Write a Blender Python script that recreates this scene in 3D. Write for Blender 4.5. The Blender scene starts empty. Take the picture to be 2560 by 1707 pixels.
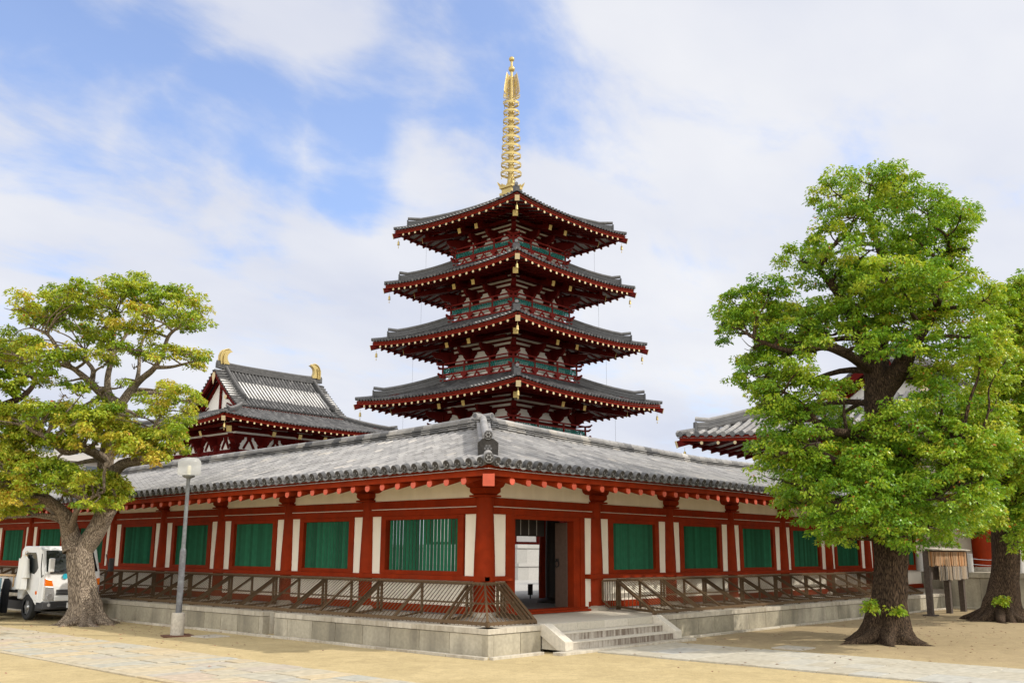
import bpy, bmesh, math, random
import numpy as np
from mathutils import Vector, Matrix, noise as mnoise

# ---------------------------------------------------------------- camera
R = math.radians
scene = bpy.context.scene
YAW, PITCH, ROLL = R(42.193), R(12.114), R(0.2995)
CAM = np.array([-18.7099, -17.87995, 2.2])
FPX = 2442.68           # focal length in pixels of a 2560 wide frame


def cam_axes():
    f = np.array([math.cos(YAW) * math.cos(PITCH), math.sin(YAW) * math.cos(PITCH), math.sin(PITCH)])
    r = np.array([math.sin(YAW), -math.cos(YAW), 0.0])
    u = np.cross(r, f)
    c, s = math.cos(ROLL), math.sin(ROLL)
    return c * r + s * u, -s * r + c * u, f


CR, CU, CF = cam_axes()
cd = bpy.data.cameras.new("camera")
cd.sensor_width = 36.0
cd.lens = FPX / 2560 * 36.0
cd.clip_start = 0.1
cd.clip_end = 4000
cam = bpy.data.objects.new("camera", cd)
scene.collection.objects.link(cam)
M = Matrix(((CR[0], CU[0], -CF[0], CAM[0]), (CR[1], CU[1], -CF[1], CAM[1]), (CR[2], CU[2], -CF[2], CAM[2]), (0, 0, 0, 1)))
cam.matrix_world = M
scene.camera = cam


def pt(px, py, depth, off=0.0):
    """survey point: photo pixel carried out to a vertical plane at a horizontal distance from the camera"""
    d = CF * FPX + CR * (px - 1280) - CU * (py - 853.5)
    fh = np.array([math.cos(YAW), math.sin(YAW), 0])
    t = (depth + off) / (d @ fh)
    return CAM + d * t


FH = np.array([math.cos(YAW), math.sin(YAW), 0.0])
RH = np.array([math.sin(YAW), -math.cos(YAW), 0.0])

# ---------------------------------------------------------------- light and sky
SUN_EL, SUN_PHI = R(42), R(40)       # elevation, degrees east of south (-Y is south)
sdir = Vector((math.sin(SUN_PHI) * math.cos(SUN_EL), -math.cos(SUN_PHI) * math.cos(SUN_EL), math.sin(SUN_EL)))
sl = bpy.data.lights.new("sun", 'SUN')
sl.energy = 3.0
sl.angle = R(0.6)
sl.color = (1.0, 0.94, 0.84)
so = bpy.data.objects.new("sun", sl)
so.rotation_euler = sdir.to_track_quat('Z', 'Y').to_euler()
so.location = (10, -30, 40)
scene.collection.objects.link(so)

world = bpy.data.worlds.new("World")
scene.world = world
world.use_nodes = True
nt = world.node_tree
nt.nodes.clear()


def N(t, ty, **kw):
    n = t.nodes.new(ty)
    for k, v in kw.items():
        setattr(n, k, v)
    return n


def build_sky():
    L = nt.links.new
    out = N(nt, 'ShaderNodeOutputWorld')
    bg = N(nt, 'ShaderNodeBackground')
    bg.inputs[1].default_value = 0.15
    sky = N(nt, 'ShaderNodeTexSky', sky_type='NISHITA', sun_disc=False)
    sky.sun_elevation = SUN_EL
    sky.sun_rotation = math.atan2(sdir.x, sdir.y)
    sky.air_density = 1.0
    sky.dust_density = 0.6
    sky.ozone_density = 2.0
    tc = N(nt, 'ShaderNodeTexCoord')
    sep = N(nt, 'ShaderNodeSeparateXYZ')
    L(tc.outputs['Generated'], sep.inputs[0])

    def math_(op, a, b=None, clamp=False):
        m = N(nt, 'ShaderNodeMath', operation=op)
        m.use_clamp = clamp
        for i, v in enumerate((a, b)):
            if v is None:
                continue
            if isinstance(v, (int, float)):
                m.inputs[i].default_value = v
            else:
                L(v, m.inputs[i])
        return m.outputs[0]
    zz = math_('ADD', math_('MAXIMUM', sep.outputs[2], 0.0), 0.22)
    comb = N(nt, 'ShaderNodeCombineXYZ')
    L(math_('DIVIDE', sep.outputs[0], zz), comb.inputs[0])
    L(math_('DIVIDE', sep.outputs[1], zz), comb.inputs[1])
    mp = N(nt, 'ShaderNodeMapping')
    mp.inputs['Rotation'].default_value = (0, 0, R(-35))
    mp.inputs['Scale'].default_value = (1.0, 1.5, 1)
    mp.inputs['Location'].default_value = (3.1, 1.7, 0)
    L(comb.outputs[0], mp.inputs[0])
    n1 = N(nt, 'ShaderNodeTexNoise')
    n1.inputs['Scale'].default_value = 2.6
    n1.inputs['Detail'].default_value = 9
    n1.inputs['Roughness'].default_value = 0.58
    n1.inputs['Distortion'].default_value = 0.25
    L(mp.outputs[0], n1.inputs['Vector'])
    n2 = N(nt, 'ShaderNodeTexNoise')
    n2.inputs['Scale'].default_value = 1.2
    n2.inputs['Detail'].default_value = 5
    L(mp.outputs[0], n2.inputs['Vector'])
    # thin places in the cloud layer, given as sky directions
    warp = N(nt, 'ShaderNodeVectorMath', operation='MULTIPLY_ADD')
    wn = N(nt, 'ShaderNodeTexNoise')
    wn.inputs['Scale'].default_value = 5.0
    wn.inputs['Detail'].default_value = 5
    L(tc.outputs['Generated'], wn.inputs['Vector'])
    ws = N(nt, 'ShaderNodeVectorMath', operation='SUBTRACT')
    L(wn.outputs['Color'], ws.inputs[0])
    ws.inputs[1].default_value = (.5, .5, .5)
    L(ws.outputs[0], warp.inputs[0])
    warp.inputs[1].default_value = (.22, .22, .22)
    L(tc.outputs['Generated'], warp.inputs[2])
    acc = None
    for (px, py, tight, w) in ((60, 30, 60, 0.52), (420, 60, 90, 0.42), (640, 330, 150, 0.52), (890, 345, 200, 0.62), (420, 350, 260, 0.42),
                               (980, 120, 80, 0.58), (1250, 60, 90, 0.50), (1180, 300, 250, 0.40), (120, 200, 160, 0.30), (1500, 90, 160, 0.16)):
        d = CF * FPX + CR * (px - 1280) - CU * (py - 853.5)
        d = d / np.linalg.norm(d)
        dp = N(nt, 'ShaderNodeVectorMath', operation='DOT_PRODUCT')
        nm = N(nt, 'ShaderNodeVectorMath', operation='NORMALIZE')
        L(warp.outputs[0], nm.inputs[0])
        L(nm.outputs[0], dp.inputs[0])
        dp.inputs[1].default_value = tuple(d)
        g = math_('MULTIPLY', math_('EXPONENT', math_('MULTIPLY', math_('SUBTRACT', dp.outputs['Value'], 1.0), tight * 2.0)), w)
        acc = g if acc is None else math_('MAXIMUM', acc, g)
    cov = math_('SUBTRACT', math_('ADD', math_('MULTIPLY', n1.outputs[0], 3.0), -0.42), math_('MULTIPLY', acc, 2.0))
    ramp = N(nt, 'ShaderNodeValToRGB')
    ramp.color_ramp.interpolation = 'EASE'
    ramp.color_ramp.elements[0].position = 0.0
    ramp.color_ramp.elements[0].color = (0.20, 0.20, 0.20, 1)
    ramp.color_ramp.elements[1].position = 1.05
    ramp.color_ramp.elements[1].color = (0.97, 0.97, 0.97, 1)
    L(cov, ramp.inputs[0])
    # cloud brightness
    cr = N(nt, 'ShaderNodeValToRGB')
    cr.color_ramp.elements[0].position = 0.30
    cr.color_ramp.elements[0].color = (3.85, 4.05, 4.72, 1)
    cr.color_ramp.elements[1].position = 0.66
    cr.color_ramp.elements[1].color = (5.05, 5.08, 5.25, 1)
    L(n2.outputs[0], cr.inputs[0])
    gain = N(nt, 'ShaderNodeMix', data_type='RGBA', blend_type='MULTIPLY')
    gain.inputs[0].default_value = 1.0
    L(sky.outputs[0], gain.inputs[6])
    gain.inputs[7].default_value = (1.12, 1.22, 1.45, 1)
    mix = N(nt, 'ShaderNodeMix', data_type='RGBA')
    L(ramp.outputs[0], mix.inputs[0])
    L(gain.outputs[2], mix.inputs[6])
    L(cr.outputs[0], mix.inputs[7])
    # warm glow added to the unseen south-western sky to brighten the shaded walls
    dpb = N(nt, 'ShaderNodeVectorMath', operation='DOT_PRODUCT')
    L(tc.outputs['Generated'], dpb.inputs[0])
    dpb.inputs[1].default_value = (-0.745, -0.665, 0.06)
    fb = math_('MULTIPLY', math_('MAXIMUM', dpb.outputs['Value'], 0.0), 2.2)
    tint = N(nt, 'ShaderNodeVectorMath', operation='SCALE')
    tint.inputs[0].default_value = (1.0, 0.93, 0.76)
    L(fb, tint.inputs['Scale'])
    brt = N(nt, 'ShaderNodeVectorMath', operation='MULTIPLY_ADD')
    L(mix.outputs[2], brt.inputs[0])
    L(tint.outputs[0], brt.inputs[1])
    L(mix.outputs[2], brt.inputs[2])
    L(brt.outputs[0], bg.inputs[0])
    L(bg.outputs[0], out.inputs[0])


build_sky()
vs = scene.view_settings
vs.view_transform = 'Standard'
vs.look = 'None'
vs.exposure = 0.25
vs.gamma = 1.0

# ---------------------------------------------------------------- helpers
rng = random.Random(7)
COL = scene.collection


class MB:
    """collects shapes into one mesh; tone = per face random for the material, m = material slot"""

    def __init__(self):
        self.v, self.f, self.t, self.mi = [], [], [], []

    def add(self, vs, fs, tone=0.5, m=0):
        o = len(self.v)
        self.v.extend([tuple(map(float, p)) for p in vs])
        for k, q in enumerate(fs):
            self.f.append(tuple(i + o for i in q))
            self.t.append(tone)
            self.mi.append(m)
        return self

    def box(self, a, b, tone=0.5, m=0):
        x0, x1 = sorted((a[0], b[0]))
        y0, y1 = sorted((a[1], b[1]))
        z0, z1 = sorted((a[2], b[2]))
        return self.add([(x0, y0, z0), (x1, y0, z0), (x1, y1, z0), (x0, y1, z0), (x0, y0, z1), (x1, y0, z1), (x1, y1, z1), (x0, y1, z1)],
                        [(3, 2, 1, 0), (4, 5, 6, 7), (0, 1, 5, 4), (1, 2, 6, 5), (2, 3, 7, 6), (3, 0, 4, 7)], tone, m)

    def obox(self, p, q, w, h, up=(0, 0, 1), tone=0.5, m=0):
        """bar from p to q, w wide, h high"""
        p, q, up = np.array(p, float), np.array(q, float), np.array(up, float)
        d = q - p
        d /= np.linalg.norm(d)
        s = np.cross(d, up)
        if np.linalg.norm(s) < 1e-6:
            s = np.cross(d, (1, 0, 0))
        s /= np.linalg.norm(s)
        u = np.cross(s, d)
        s, u = s * w / 2, u * h / 2
        vs = [p - s - u, p + s - u, p + s + u, p - s + u, q - s - u, q + s - u, q + s + u, q - s + u]
        return self.add(vs, [(0, 1, 2, 3), (7, 6, 5, 4), (0, 4, 5, 1), (1, 5, 6, 2), (2, 6, 7, 3), (3, 7, 4, 0)], tone, m)

    def tube(self, path, rad, n=8, caps=True, tone=0.5, m=0, capm=None):
        path = [np.array(p, float) for p in path]
        k = len(path)
        if not hasattr(rad, '__len__'):
            rad = [rad] * k
        ref = None
        vs = []
        for i in range(k):
            t = path[min(i + 1, k - 1)] - path[max(i - 1, 0)]
            t = t / (np.linalg.norm(t) + 1e-12)
            if ref is None:
                ref = np.cross(t, (0, 0, 1))
                if np.linalg.norm(ref) < 1e-4:
                    ref = np.array((1.0, 0, 0))
            ref = ref - t * (ref @ t)
            ref /= np.linalg.norm(ref) + 1e-12
            b = np.cross(t, ref)
            for j in range(n):
                a = 2 * math.pi * j / n
                vs.append(path[i] + rad[i] * (math.cos(a) * ref + math.sin(a) * b))
        fs = [(i * n + j, i * n + (j + 1) % n, (i + 1) * n + (j + 1) % n, (i + 1) * n + j) for i in range(k - 1) for j in range(n)]
        self.add(vs, fs, tone, m)
        if caps:
            o = len(self.v) - len(vs)
            for ring in (tuple(range(n - 1, -1, -1)), tuple(range((k - 1) * n, k * n))):
                self.f.append(tuple(i + o for i in ring))
                self.t.append(tone)
                self.mi.append(m if capm is None else capm)
        return self

    def lathe(self, c, prof, n=16, tone=0.5, m=0, caps=True):
        vs = []
        for (r, z) in prof:
            for j in range(n):
                a = 2 * math.pi * j / n
                vs.append((c[0] + r * math.cos(a), c[1] + r * math.sin(a), c[2] + z))
        k = len(prof)
        fs = [(i * n + j, i * n + (j + 1) % n, (i + 1) * n + (j + 1) % n, (i + 1) * n + j) for i in range(k - 1) for j in range(n)]
        if caps:
            fs += [tuple(range(n - 1, -1, -1)), tuple(range((k - 1) * n, k * n))]
        return self.add(vs, fs, tone, m)

    def prism(self, poly, fn, t0, t1, tone=0.5, m=0):
        """poly of (a,b) extruded from t0 to t1; fn(a,b,t) -> world"""
        n = len(poly)
        vs = [fn(a, b, t0) for a, b in poly] + [fn(a, b, t1) for a, b in poly]
        fs = [tuple(range(n - 1, -1, -1)), tuple(range(n, 2 * n))] + [(i, (i + 1) % n, n + (i + 1) % n, n + i) for i in range(n)]
        return self.add(vs, fs, tone, m)

    def build(self, name, mat, parent=None, smooth=False, bevel=0.0, label=None, fixn=True):
        me = bpy.data.meshes.new(name)
        me.from_pydata(self.v, [], self.f)
        at = me.attributes.new('tone', 'FLOAT', 'FACE')
        at.data.foreach_set('value', np.array(self.t, np.float32))
        mats = mat if isinstance(mat, (list, tuple)) else [mat]
        for mm in mats:
            me.materials.append(mm)
        if len(mats) > 1:
            me.polygons.foreach_set('material_index', np.array(self.mi, np.int32))
        if smooth:
            me.polygons.foreach_set('use_smooth', np.ones(len(me.polygons), bool))
        if fixn:
            bm = bmesh.new()
            bm.from_mesh(me)
            bmesh.ops.recalc_face_normals(bm, faces=bm.faces)
            bm.to_mesh(me)
            bm.free()
        me.update()
        o = bpy.data.objects.new(name, me)
        COL.objects.link(o)
        if parent is not None:
            o.parent = parent
            if parent.type == 'EMPTY':
                o.matrix_parent_inverse = Matrix.Translation(-parent.location)
        if smooth:
            try:
                me.set_sharp_from_angle(angle=R(40))
            except Exception:
                pass
        if bevel:
            b = o.modifiers.new('edge', 'BEVEL')
            b.width = bevel
            b.segments = 2
            b.limit_method = 'ANGLE'
        if label:
            o['label'] = label
        return o


def thing(name, label, cat, loc=(0, 0, 0), group=None):
    o = bpy.data.objects.new(name, None)
    o.empty_display_size = 0.3
    o.location = loc
    COL.objects.link(o)
    return tag(o, label, cat, group)


def tag(o, label, cat, group=None):
    o['label'] = label
    o['category'] = cat
    if group:
        o['group'] = group
    return o


def structure(o, kind='structure'):
    o['kind'] = kind
    return o


# ---------------------------------------------------------------- materials
def mat(name, color, rough=0.6, metallic=0.0, var=0.0, var_scale=3.0, tone=None, bump=0.0, bump_scale=40.0, spec=0.5, color2=None,
        streak=None, dirt=None):
    """tone: list of (pos, colour) ramp driven by the face attribute; var/color2: noise variation; streak: (strength, colour) vertical weathering"""
    m = bpy.data.materials.new(name)
    m.use_nodes = True
    t = m.node_tree
    L = t.links.new
    b = t.nodes['Principled BSDF']
    b.inputs['Roughness'].default_value = rough
    b.inputs['Metallic'].default_value = metallic
    b.inputs['Specular IOR Level'].default_value = spec
    tc = N(t, 'ShaderNodeTexCoord')
    geo = N(t, 'ShaderNodeNewGeometry')
    if tone:
        at = N(t, 'ShaderNodeAttribute', attribute_name='tone')
        rp = N(t, 'ShaderNodeValToRGB')
        while len(rp.color_ramp.elements) < len(tone):
            rp.color_ramp.elements.new(0.5)
        for e, (p, c) in zip(rp.color_ramp.elements, tone):
            e.position = p
            e.color = (*c, 1)
        L(at.outputs['Fac'], rp.inputs[0])
        cur = rp.outputs[0]
    else:
        rgb = N(t, 'ShaderNodeRGB')
        rgb.outputs[0].default_value = (*color, 1)
        cur = rgb.outputs[0]
    if var or color2:
        n = N(t, 'ShaderNodeTexNoise')
        n.inputs['Scale'].default_value = var_scale
        n.inputs['Detail'].default_value = 6
        n.inputs['Roughness'].default_value = 0.6
        L(geo.outputs['Position'], n.inputs['Vector'])
        rp = N(t, 'ShaderNodeValToRGB')
        rp.color_ramp.elements[0].position = 0.32
        rp.color_ramp.elements[1].position = 0.68
        if color2:
            mx = N(t, 'ShaderNodeMix', data_type='RGBA')
            L(n.outputs[0], rp.inputs[0])
            L(rp.outputs[0], mx.inputs[0])
            L(cur, mx.inputs[6])
            mx.inputs[7].default_value = (*color2, 1)
            cur = mx.outputs[2]
        if var:
            rp2 = N(t, 'ShaderNodeMapRange')
            rp2.inputs[1].default_value = 0.3
            rp2.inputs[2].default_value = 0.7
            rp2.inputs[3].default_value = 1 - var
            rp2.inputs[4].default_value = 1 + var
            n3 = N(t, 'ShaderNodeTexNoise')
            n3.inputs['Scale'].default_value = var_scale * 2.7
            n3.inputs['Detail'].default_value = 7
            L(geo.outputs['Position'], n3.inputs['Vector'])
            L(n3.outputs[0], rp2.inputs[0])
            mx = N(t, 'ShaderNodeVectorMath', operation='SCALE')
            L(cur, mx.inputs[0])
            L(rp2.outputs[0], mx.inputs['Scale'])
            cur = mx.outputs[0]
    if streak:
        strength, scol, sx = streak
        mp = N(t, 'ShaderNodeMapping')
        mp.inputs['Scale'].default_value = (sx, sx, sx * 0.09)
        L(geo.outputs['Position'], mp.inputs[0])
        n = N(t, 'ShaderNodeTexNoise')
        n.inputs['Scale'].default_value = 1.0
        n.inputs['Detail'].default_value = 5
        L(mp.outputs[0], n.inputs['Vector'])
        nb = N(t, 'ShaderNodeTexNoise')
        nb.inputs['Scale'].default_value = 0.7
        L(geo.outputs['Position'], nb.inputs['Vector'])
        mu = N(t, 'ShaderNodeMath', operation='MULTIPLY')
        L(n.outputs[0], mu.inputs[0])
        L(nb.outputs[0], mu.inputs[1])
        mr = N(t, 'ShaderNodeMapRange')
        mr.inputs[1].default_value = 0.2
        mr.inputs[2].default_value = 0.36
        mr.inputs[3].default_value = 0.0
        mr.inputs[4].default_value = strength
        L(mu.outputs[0], mr.inputs[0])
        mx = N(t, 'ShaderNodeMix', data_type='RGBA')
        L(mr.outputs[0], mx.inputs[0])
        L(cur, mx.inputs[6])
        mx.inputs[7].default_value = (*scol, 1)
        cur = mx.outputs[2]
    L(cur, b.inputs['Base Color'])
    if bump:
        n = N(t, 'ShaderNodeTexNoise')
        n.inputs['Scale'].default_value = bump_scale
        n.inputs['Detail'].default_value = 4
        L(geo.outputs['Position'], n.inputs['Vector'])
        bp = N(t, 'ShaderNodeBump')
        bp.inputs['Strength'].default_value = bump
        bp.inputs['Distance'].default_value = 0.02
        L(n.outputs[0], bp.inputs['Height'])
        L(bp.outputs[0], b.inputs['Normal'])
    return m


GREYT = [(0.0, (0.10, 0.10, 0.105)), (0.30, (0.225, 0.218, 0.212)), (0.65, (0.345, 0.332, 0.318)), (0.85, (0.42, 0.385, 0.34)), (1.0, (0.52, 0.505, 0.485))]
DARKT = [(0.0, (0.035, 0.035, 0.037)), (0.5, (0.085, 0.085, 0.087)), (1.0, (0.20, 0.195, 0.19))]
MIDT = [(0.0, (0.07, 0.07, 0.073)), (0.5, (0.165, 0.162, 0.16)), (1.0, (0.34, 0.33, 0.315))]
Mt = dict(
    red=mat('vermilion_paint', (0.27, 0.0285, 0.006), 0.55, var=0.15, var_scale=1.2, bump=0.08, bump_scale=25, spec=0.04, color2=(0.225, 0.024, 0.006), streak=(0.35, (0.17, 0.030, 0.012), 5.0)),
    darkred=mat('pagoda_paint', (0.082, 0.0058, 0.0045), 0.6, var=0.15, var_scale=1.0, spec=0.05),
    liteave=mat('pagoda_lit_eave', (0.145, 0.0125, 0.005), 0.6, var=0.12, var_scale=1.0, spec=0.05),  # same pagoda red, lightened to stand in for light on the fascia
    plaster=mat('white_plaster', (0.88, 0.82, 0.69), 0.85, var=0.04, var_scale=0.8, bump=0.04, bump_scale=30, spec=0.1, streak=(0.16, (0.55, 0.47, 0.36), 4.0)),
    pplaster=mat('pagoda_plaster', (0.72, 0.70, 0.66), 0.85, var=0.05, spec=0.2),
    shadeplaster=mat('shade_soffit', (0.36, 0.34, 0.32), 0.9, var=0.08),  # white soffit darkened; the shade under the eaves is in this grey
    tile=mat('gallery_tile', (0, 0, 0), 0.62, tone=GREYT, var=0.12, var_scale=1.6, spec=0.3, streak=(0.35, (0.16, 0.15, 0.14), 1.6)),
    tileend=mat('tile_end', (0, 0, 0), 0.7, tone=MIDT, var=0.25, var_scale=6, bump=0.9, bump_scale=30, spec=0.2),
    ptile=mat('pagoda_tile', (0, 0, 0), 0.45, tone=DARKT, var=0.18, var_scale=1.5),
    htile=mat('hall_tile', (0, 0, 0), 0.7, tone=[(0.0, (0.05, 0.05, 0.05)), (0.5, (0.125, 0.122, 0.12)), (1.0, (0.27, 0.26, 0.25))], var=0.18, var_scale=1.5, spec=0.2),
    tiledark=mat('tile_end_dark', (0.05, 0.046, 0.042), 0.8, var=0.3, var_scale=9, spec=0.1),
    endpaint=mat('rafter_end_paint', (0.56, 0.10, 0.055), 0.5, var=0.08),
    green=mat('green_lattice', (0.012, 0.16, 0.085), 0.5, tone=[(0, (0.008, 0.075, 0.034)), (1, (0.017, 0.15, 0.072))], var=0.12, var_scale=2, spec=0.12),
    litbal=mat('pagoda_lit_balcony', (0.19, 0.022, 0.018), 0.6, var=0.12, spec=0.05),  # pagoda red again, lighter: sunlight on the rails put into the colour
    teal=mat('teal_lattice', (0.025, 0.27, 0.24), 0.5, spec=0.3),
    gold=mat('gold_leaf', (0.50, 0.385, 0.15), 0.42, metallic=0.55, var=0.12, var_scale=3),
    palegold=mat('pale_gold_cap', (0.56, 0.45, 0.25), 0.45, metallic=0.0),
    stone=mat('plinth_stone', (0, 0, 0), 0.85, tone=[(0, (0.33, 0.295, 0.215)), (1, (0.46, 0.415, 0.32))], var=0.12, var_scale=5, bump=0.25, bump_scale=70, spec=0.2,
              streak=(0.6, (0.13, 0.115, 0.09), 2.0)),
    capstone=mat('cap_stone', (0, 0, 0), 0.85, tone=[(0, (0.42, 0.38, 0.30)), (1, (0.54, 0.49, 0.40))], var=0.10, var_scale=6, bump=0.2, bump_scale=80, spec=0.2,
                 streak=(0.45, (0.20, 0.155, 0.105), 9.0)),
    stepstone=mat('step_stone', (0, 0, 0), 0.85, tone=[(0, (0.46, 0.42, 0.34)), (1, (0.56, 0.515, 0.43))], var=0.10, var_scale=6, bump=0.2, bump_scale=80, spec=0.2),
    steprise=mat('stained_riser', (0, 0, 0), 0.9, tone=[(0, (0.40, 0.36, 0.30)), (1, (0.48, 0.43, 0.36))], var=0.12, var_scale=6, bump=0.25, bump_scale=80, spec=0.15,
                 streak=(0.85, (0.12, 0.085, 0.06), 14.0)),
    whitestone=mat('pale_granite', (0, 0, 0), 0.8, tone=[(0, (0.36, 0.35, 0.325)), (1, (0.46, 0.445, 0.415))], var=0.06, var_scale=4, spec=0.2),
    fence=mat('fence_metal', (0.125, 0.080, 0.043), 0.6, metallic=0.0, var=0.15, var_scale=4, spec=0.15),
    floor=mat('gallery_floor', (0.17, 0.165, 0.16), 0.75, var=0.1),
    dark=mat('shade_dark_wood', (0.022, 0.016, 0.013), 0.6, var=0.2),
    doorwood=mat('door_wood', (0.12, 0.075, 0.055), 0.38, var=0.15, var_scale=4, spec=0.5),
    black=mat('black_iron', (0.012, 0.012, 0.013), 0.5),
    concrete=mat('concrete', (0.42, 0.38, 0.31), 0.9, var=0.18, var_scale=6, bump=0.3, bump_scale=60, spec=0.15),
    bollard=mat('bollard_concrete', (0.42, 0.40, 0.37), 0.85, var=0.12, var_scale=6, spec=0.2),
    steel=mat('galvanised_steel', (0.12, 0.13, 0.14), 0.55, metallic=0.2, var=0.22, var_scale=5, color2=(0.17, 0.18, 0.18)),
    steel2=mat('purple_grey_steel', (0.10, 0.10, 0.11), 0.55, metallic=0.2, var=0.25, var_scale=7, color2=(0.15, 0.155, 0.16)),
    rust=mat('rusty_plate', (0.13, 0.055, 0.03), 0.8, var=0.3, var_scale=8),
    post=mat('weathered_post', (0.075, 0.055, 0.042), 0.8, var=0.3, var_scale=6),
    plaque=mat('plaque_wood', (0, 0, 0), 0.7, tone=[(0, (0.20, 0.185, 0.165)), (0.5, (0.37, 0.27, 0.17)), (1, (0.42, 0.20, 0.07))], var=0.25, var_scale=9),
    white_paint=mat('truck_white_paint', (0.80, 0.80, 0.78), 0.25, var=0.03, spec=0.6),
    rubber=mat('tyre_rubber', (0.018, 0.018, 0.018), 0.85),
    plastic=mat('dark_bumper', (0.03, 0.03, 0.032), 0.55),
    alloy=mat('wheel_steel', (0.45, 0.45, 0.45), 0.35, metallic=0.8),
    amber=mat('amber_lens', (0.75, 0.16, 0.01), 0.2, spec=0.7),
    lens=mat('headlight_lens', (0.55, 0.55, 0.55), 0.12, metallic=0.55),
    sticker=mat('blue_sticker', (0.02, 0.42, 0.55), 0.5),
    cloth=mat('white_cloth', (0.80, 0.79, 0.74), 0.9, bump=0.2, bump_scale=12, spec=0.1),
    blackcloth=mat('black_cloth', (0.012, 0.012, 0.014), 0.9, bump=0.3, bump_scale=12),
    bluepanel=mat('faded_blue_plastic', (0.16, 0.27, 0.34), 0.5, var=0.1),
    plank=mat('plank_wood', (0.55, 0.36, 0.18), 0.6, var=0.15),
    chain=mat('chain_steel', (0.5, 0.5, 0.5), 0.4, metallic=0.7),
    gravel=mat('courtyard_gravel', (0.40, 0.385, 0.36), 0.95, var=0.35, var_scale=16, bump=0.6, bump_scale=60, spec=0.1),
    farwall=mat('apartment_wall', (0.40, 0.385, 0.37), 0.85, var=0.05),
    farglass=mat('apartment_glass', (0.10, 0.12, 0.14), 0.2),
    litter=mat('fallen_leaf', (0, 0, 0), 0.8, tone=[(0, (0.12, 0.05, 0.03)), (0.6, (0.20, 0.10, 0.05)), (1, (0.30, 0.12, 0.07))]),
)


def glass_mat():
    m = bpy.data.materials.new('dark_glass')
    m.use_nodes = True
    b = m.node_tree.nodes['Principled BSDF']
    b.inputs['Base Color'].default_value = (0.012, 0.016, 0.017, 1)
    b.inputs['Roughness'].default_value = 0.06
    b.inputs['Specular IOR Level'].default_value = 0.6
    return m


def lampglass_mat():
    m = bpy.data.materials.new('frosted_globe')
    m.use_nodes = True
    t = m.node_tree
    t.nodes.clear()
    out = N(t, 'ShaderNodeOutputMaterial')
    tr = N(t, 'ShaderNodeBsdfTransparent')
    tr.inputs[0].default_value = (0.93, 0.94, 0.93, 1)
    p = N(t, 'ShaderNodeBsdfPrincipled')
    p.inputs['Base Color'].default_value = (0.78, 0.78, 0.76, 1)
    p.inputs['Roughness'].default_value = 0.25
    tl = N(t, 'ShaderNodeBsdfTranslucent')
    tl.inputs[0].default_value = (0.85, 0.85, 0.82, 1)
    m1 = N(t, 'ShaderNodeMixShader')
    m1.inputs[0].default_value = 0.45
    t.links.new(p.outputs[0], m1.inputs[1])
    t.links.new(tl.outputs[0], m1.inputs[2])
    m2 = N(t, 'ShaderNodeMixShader')
    m2.inputs[0].default_value = 0.42
    t.links.new(tr.outputs[0], m2.inputs[1])
    t.links.new(m1.outputs[0], m2.inputs[2])
    t.links.new(m2.outputs[0], out.inputs[0])
    return m


def leaf_mat(name, stops, trans=0.24):
    m = bpy.data.materials.new(name)
    m.use_nodes = True
    t = m.node_tree
    L = t.links.new
    t.nodes.clear()
    out = N(t, 'ShaderNodeOutputMaterial')
    at = N(t, 'ShaderNodeAttribute', attribute_name='tone')
    rp = N(t, 'ShaderNodeValToRGB')
    while len(rp.color_ramp.elements) < len(stops):
        rp.color_ramp.elements.new(0.5)
    for e, (p, c) in zip(rp.color_ramp.elements, stops):
        e.position = p
        e.color = (*c, 1)
    L(at.outputs['Fac'], rp.inputs[0])
    p = N(t, 'ShaderNodeBsdfPrincipled')
    p.inputs['Roughness'].default_value = 0.42
    p.inputs['Specular IOR Level'].default_value = 0.4
    L(rp.outputs[0], p.inputs['Base Color'])
    tl = N(t, 'ShaderNodeBsdfTranslucent')
    br = N(t, 'ShaderNodeMix', data_type='RGBA', blend_type='MULTIPLY')
    br.inputs[0].default_value = 1
    L(rp.outputs[0], br.inputs[6])
    br.inputs[7].default_value = (1.7, 1.55, 0.6, 1)
    L(br.outputs[2], tl.inputs[0])
    mx = N(t, 'ShaderNodeMixShader')
    mx.inputs[0].default_value = trans
    L(p.outputs[0], mx.inputs[1])
    L(tl.outputs[0], mx.inputs[2])
    L(mx.outputs[0], out.inputs[0])
    return m


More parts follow.
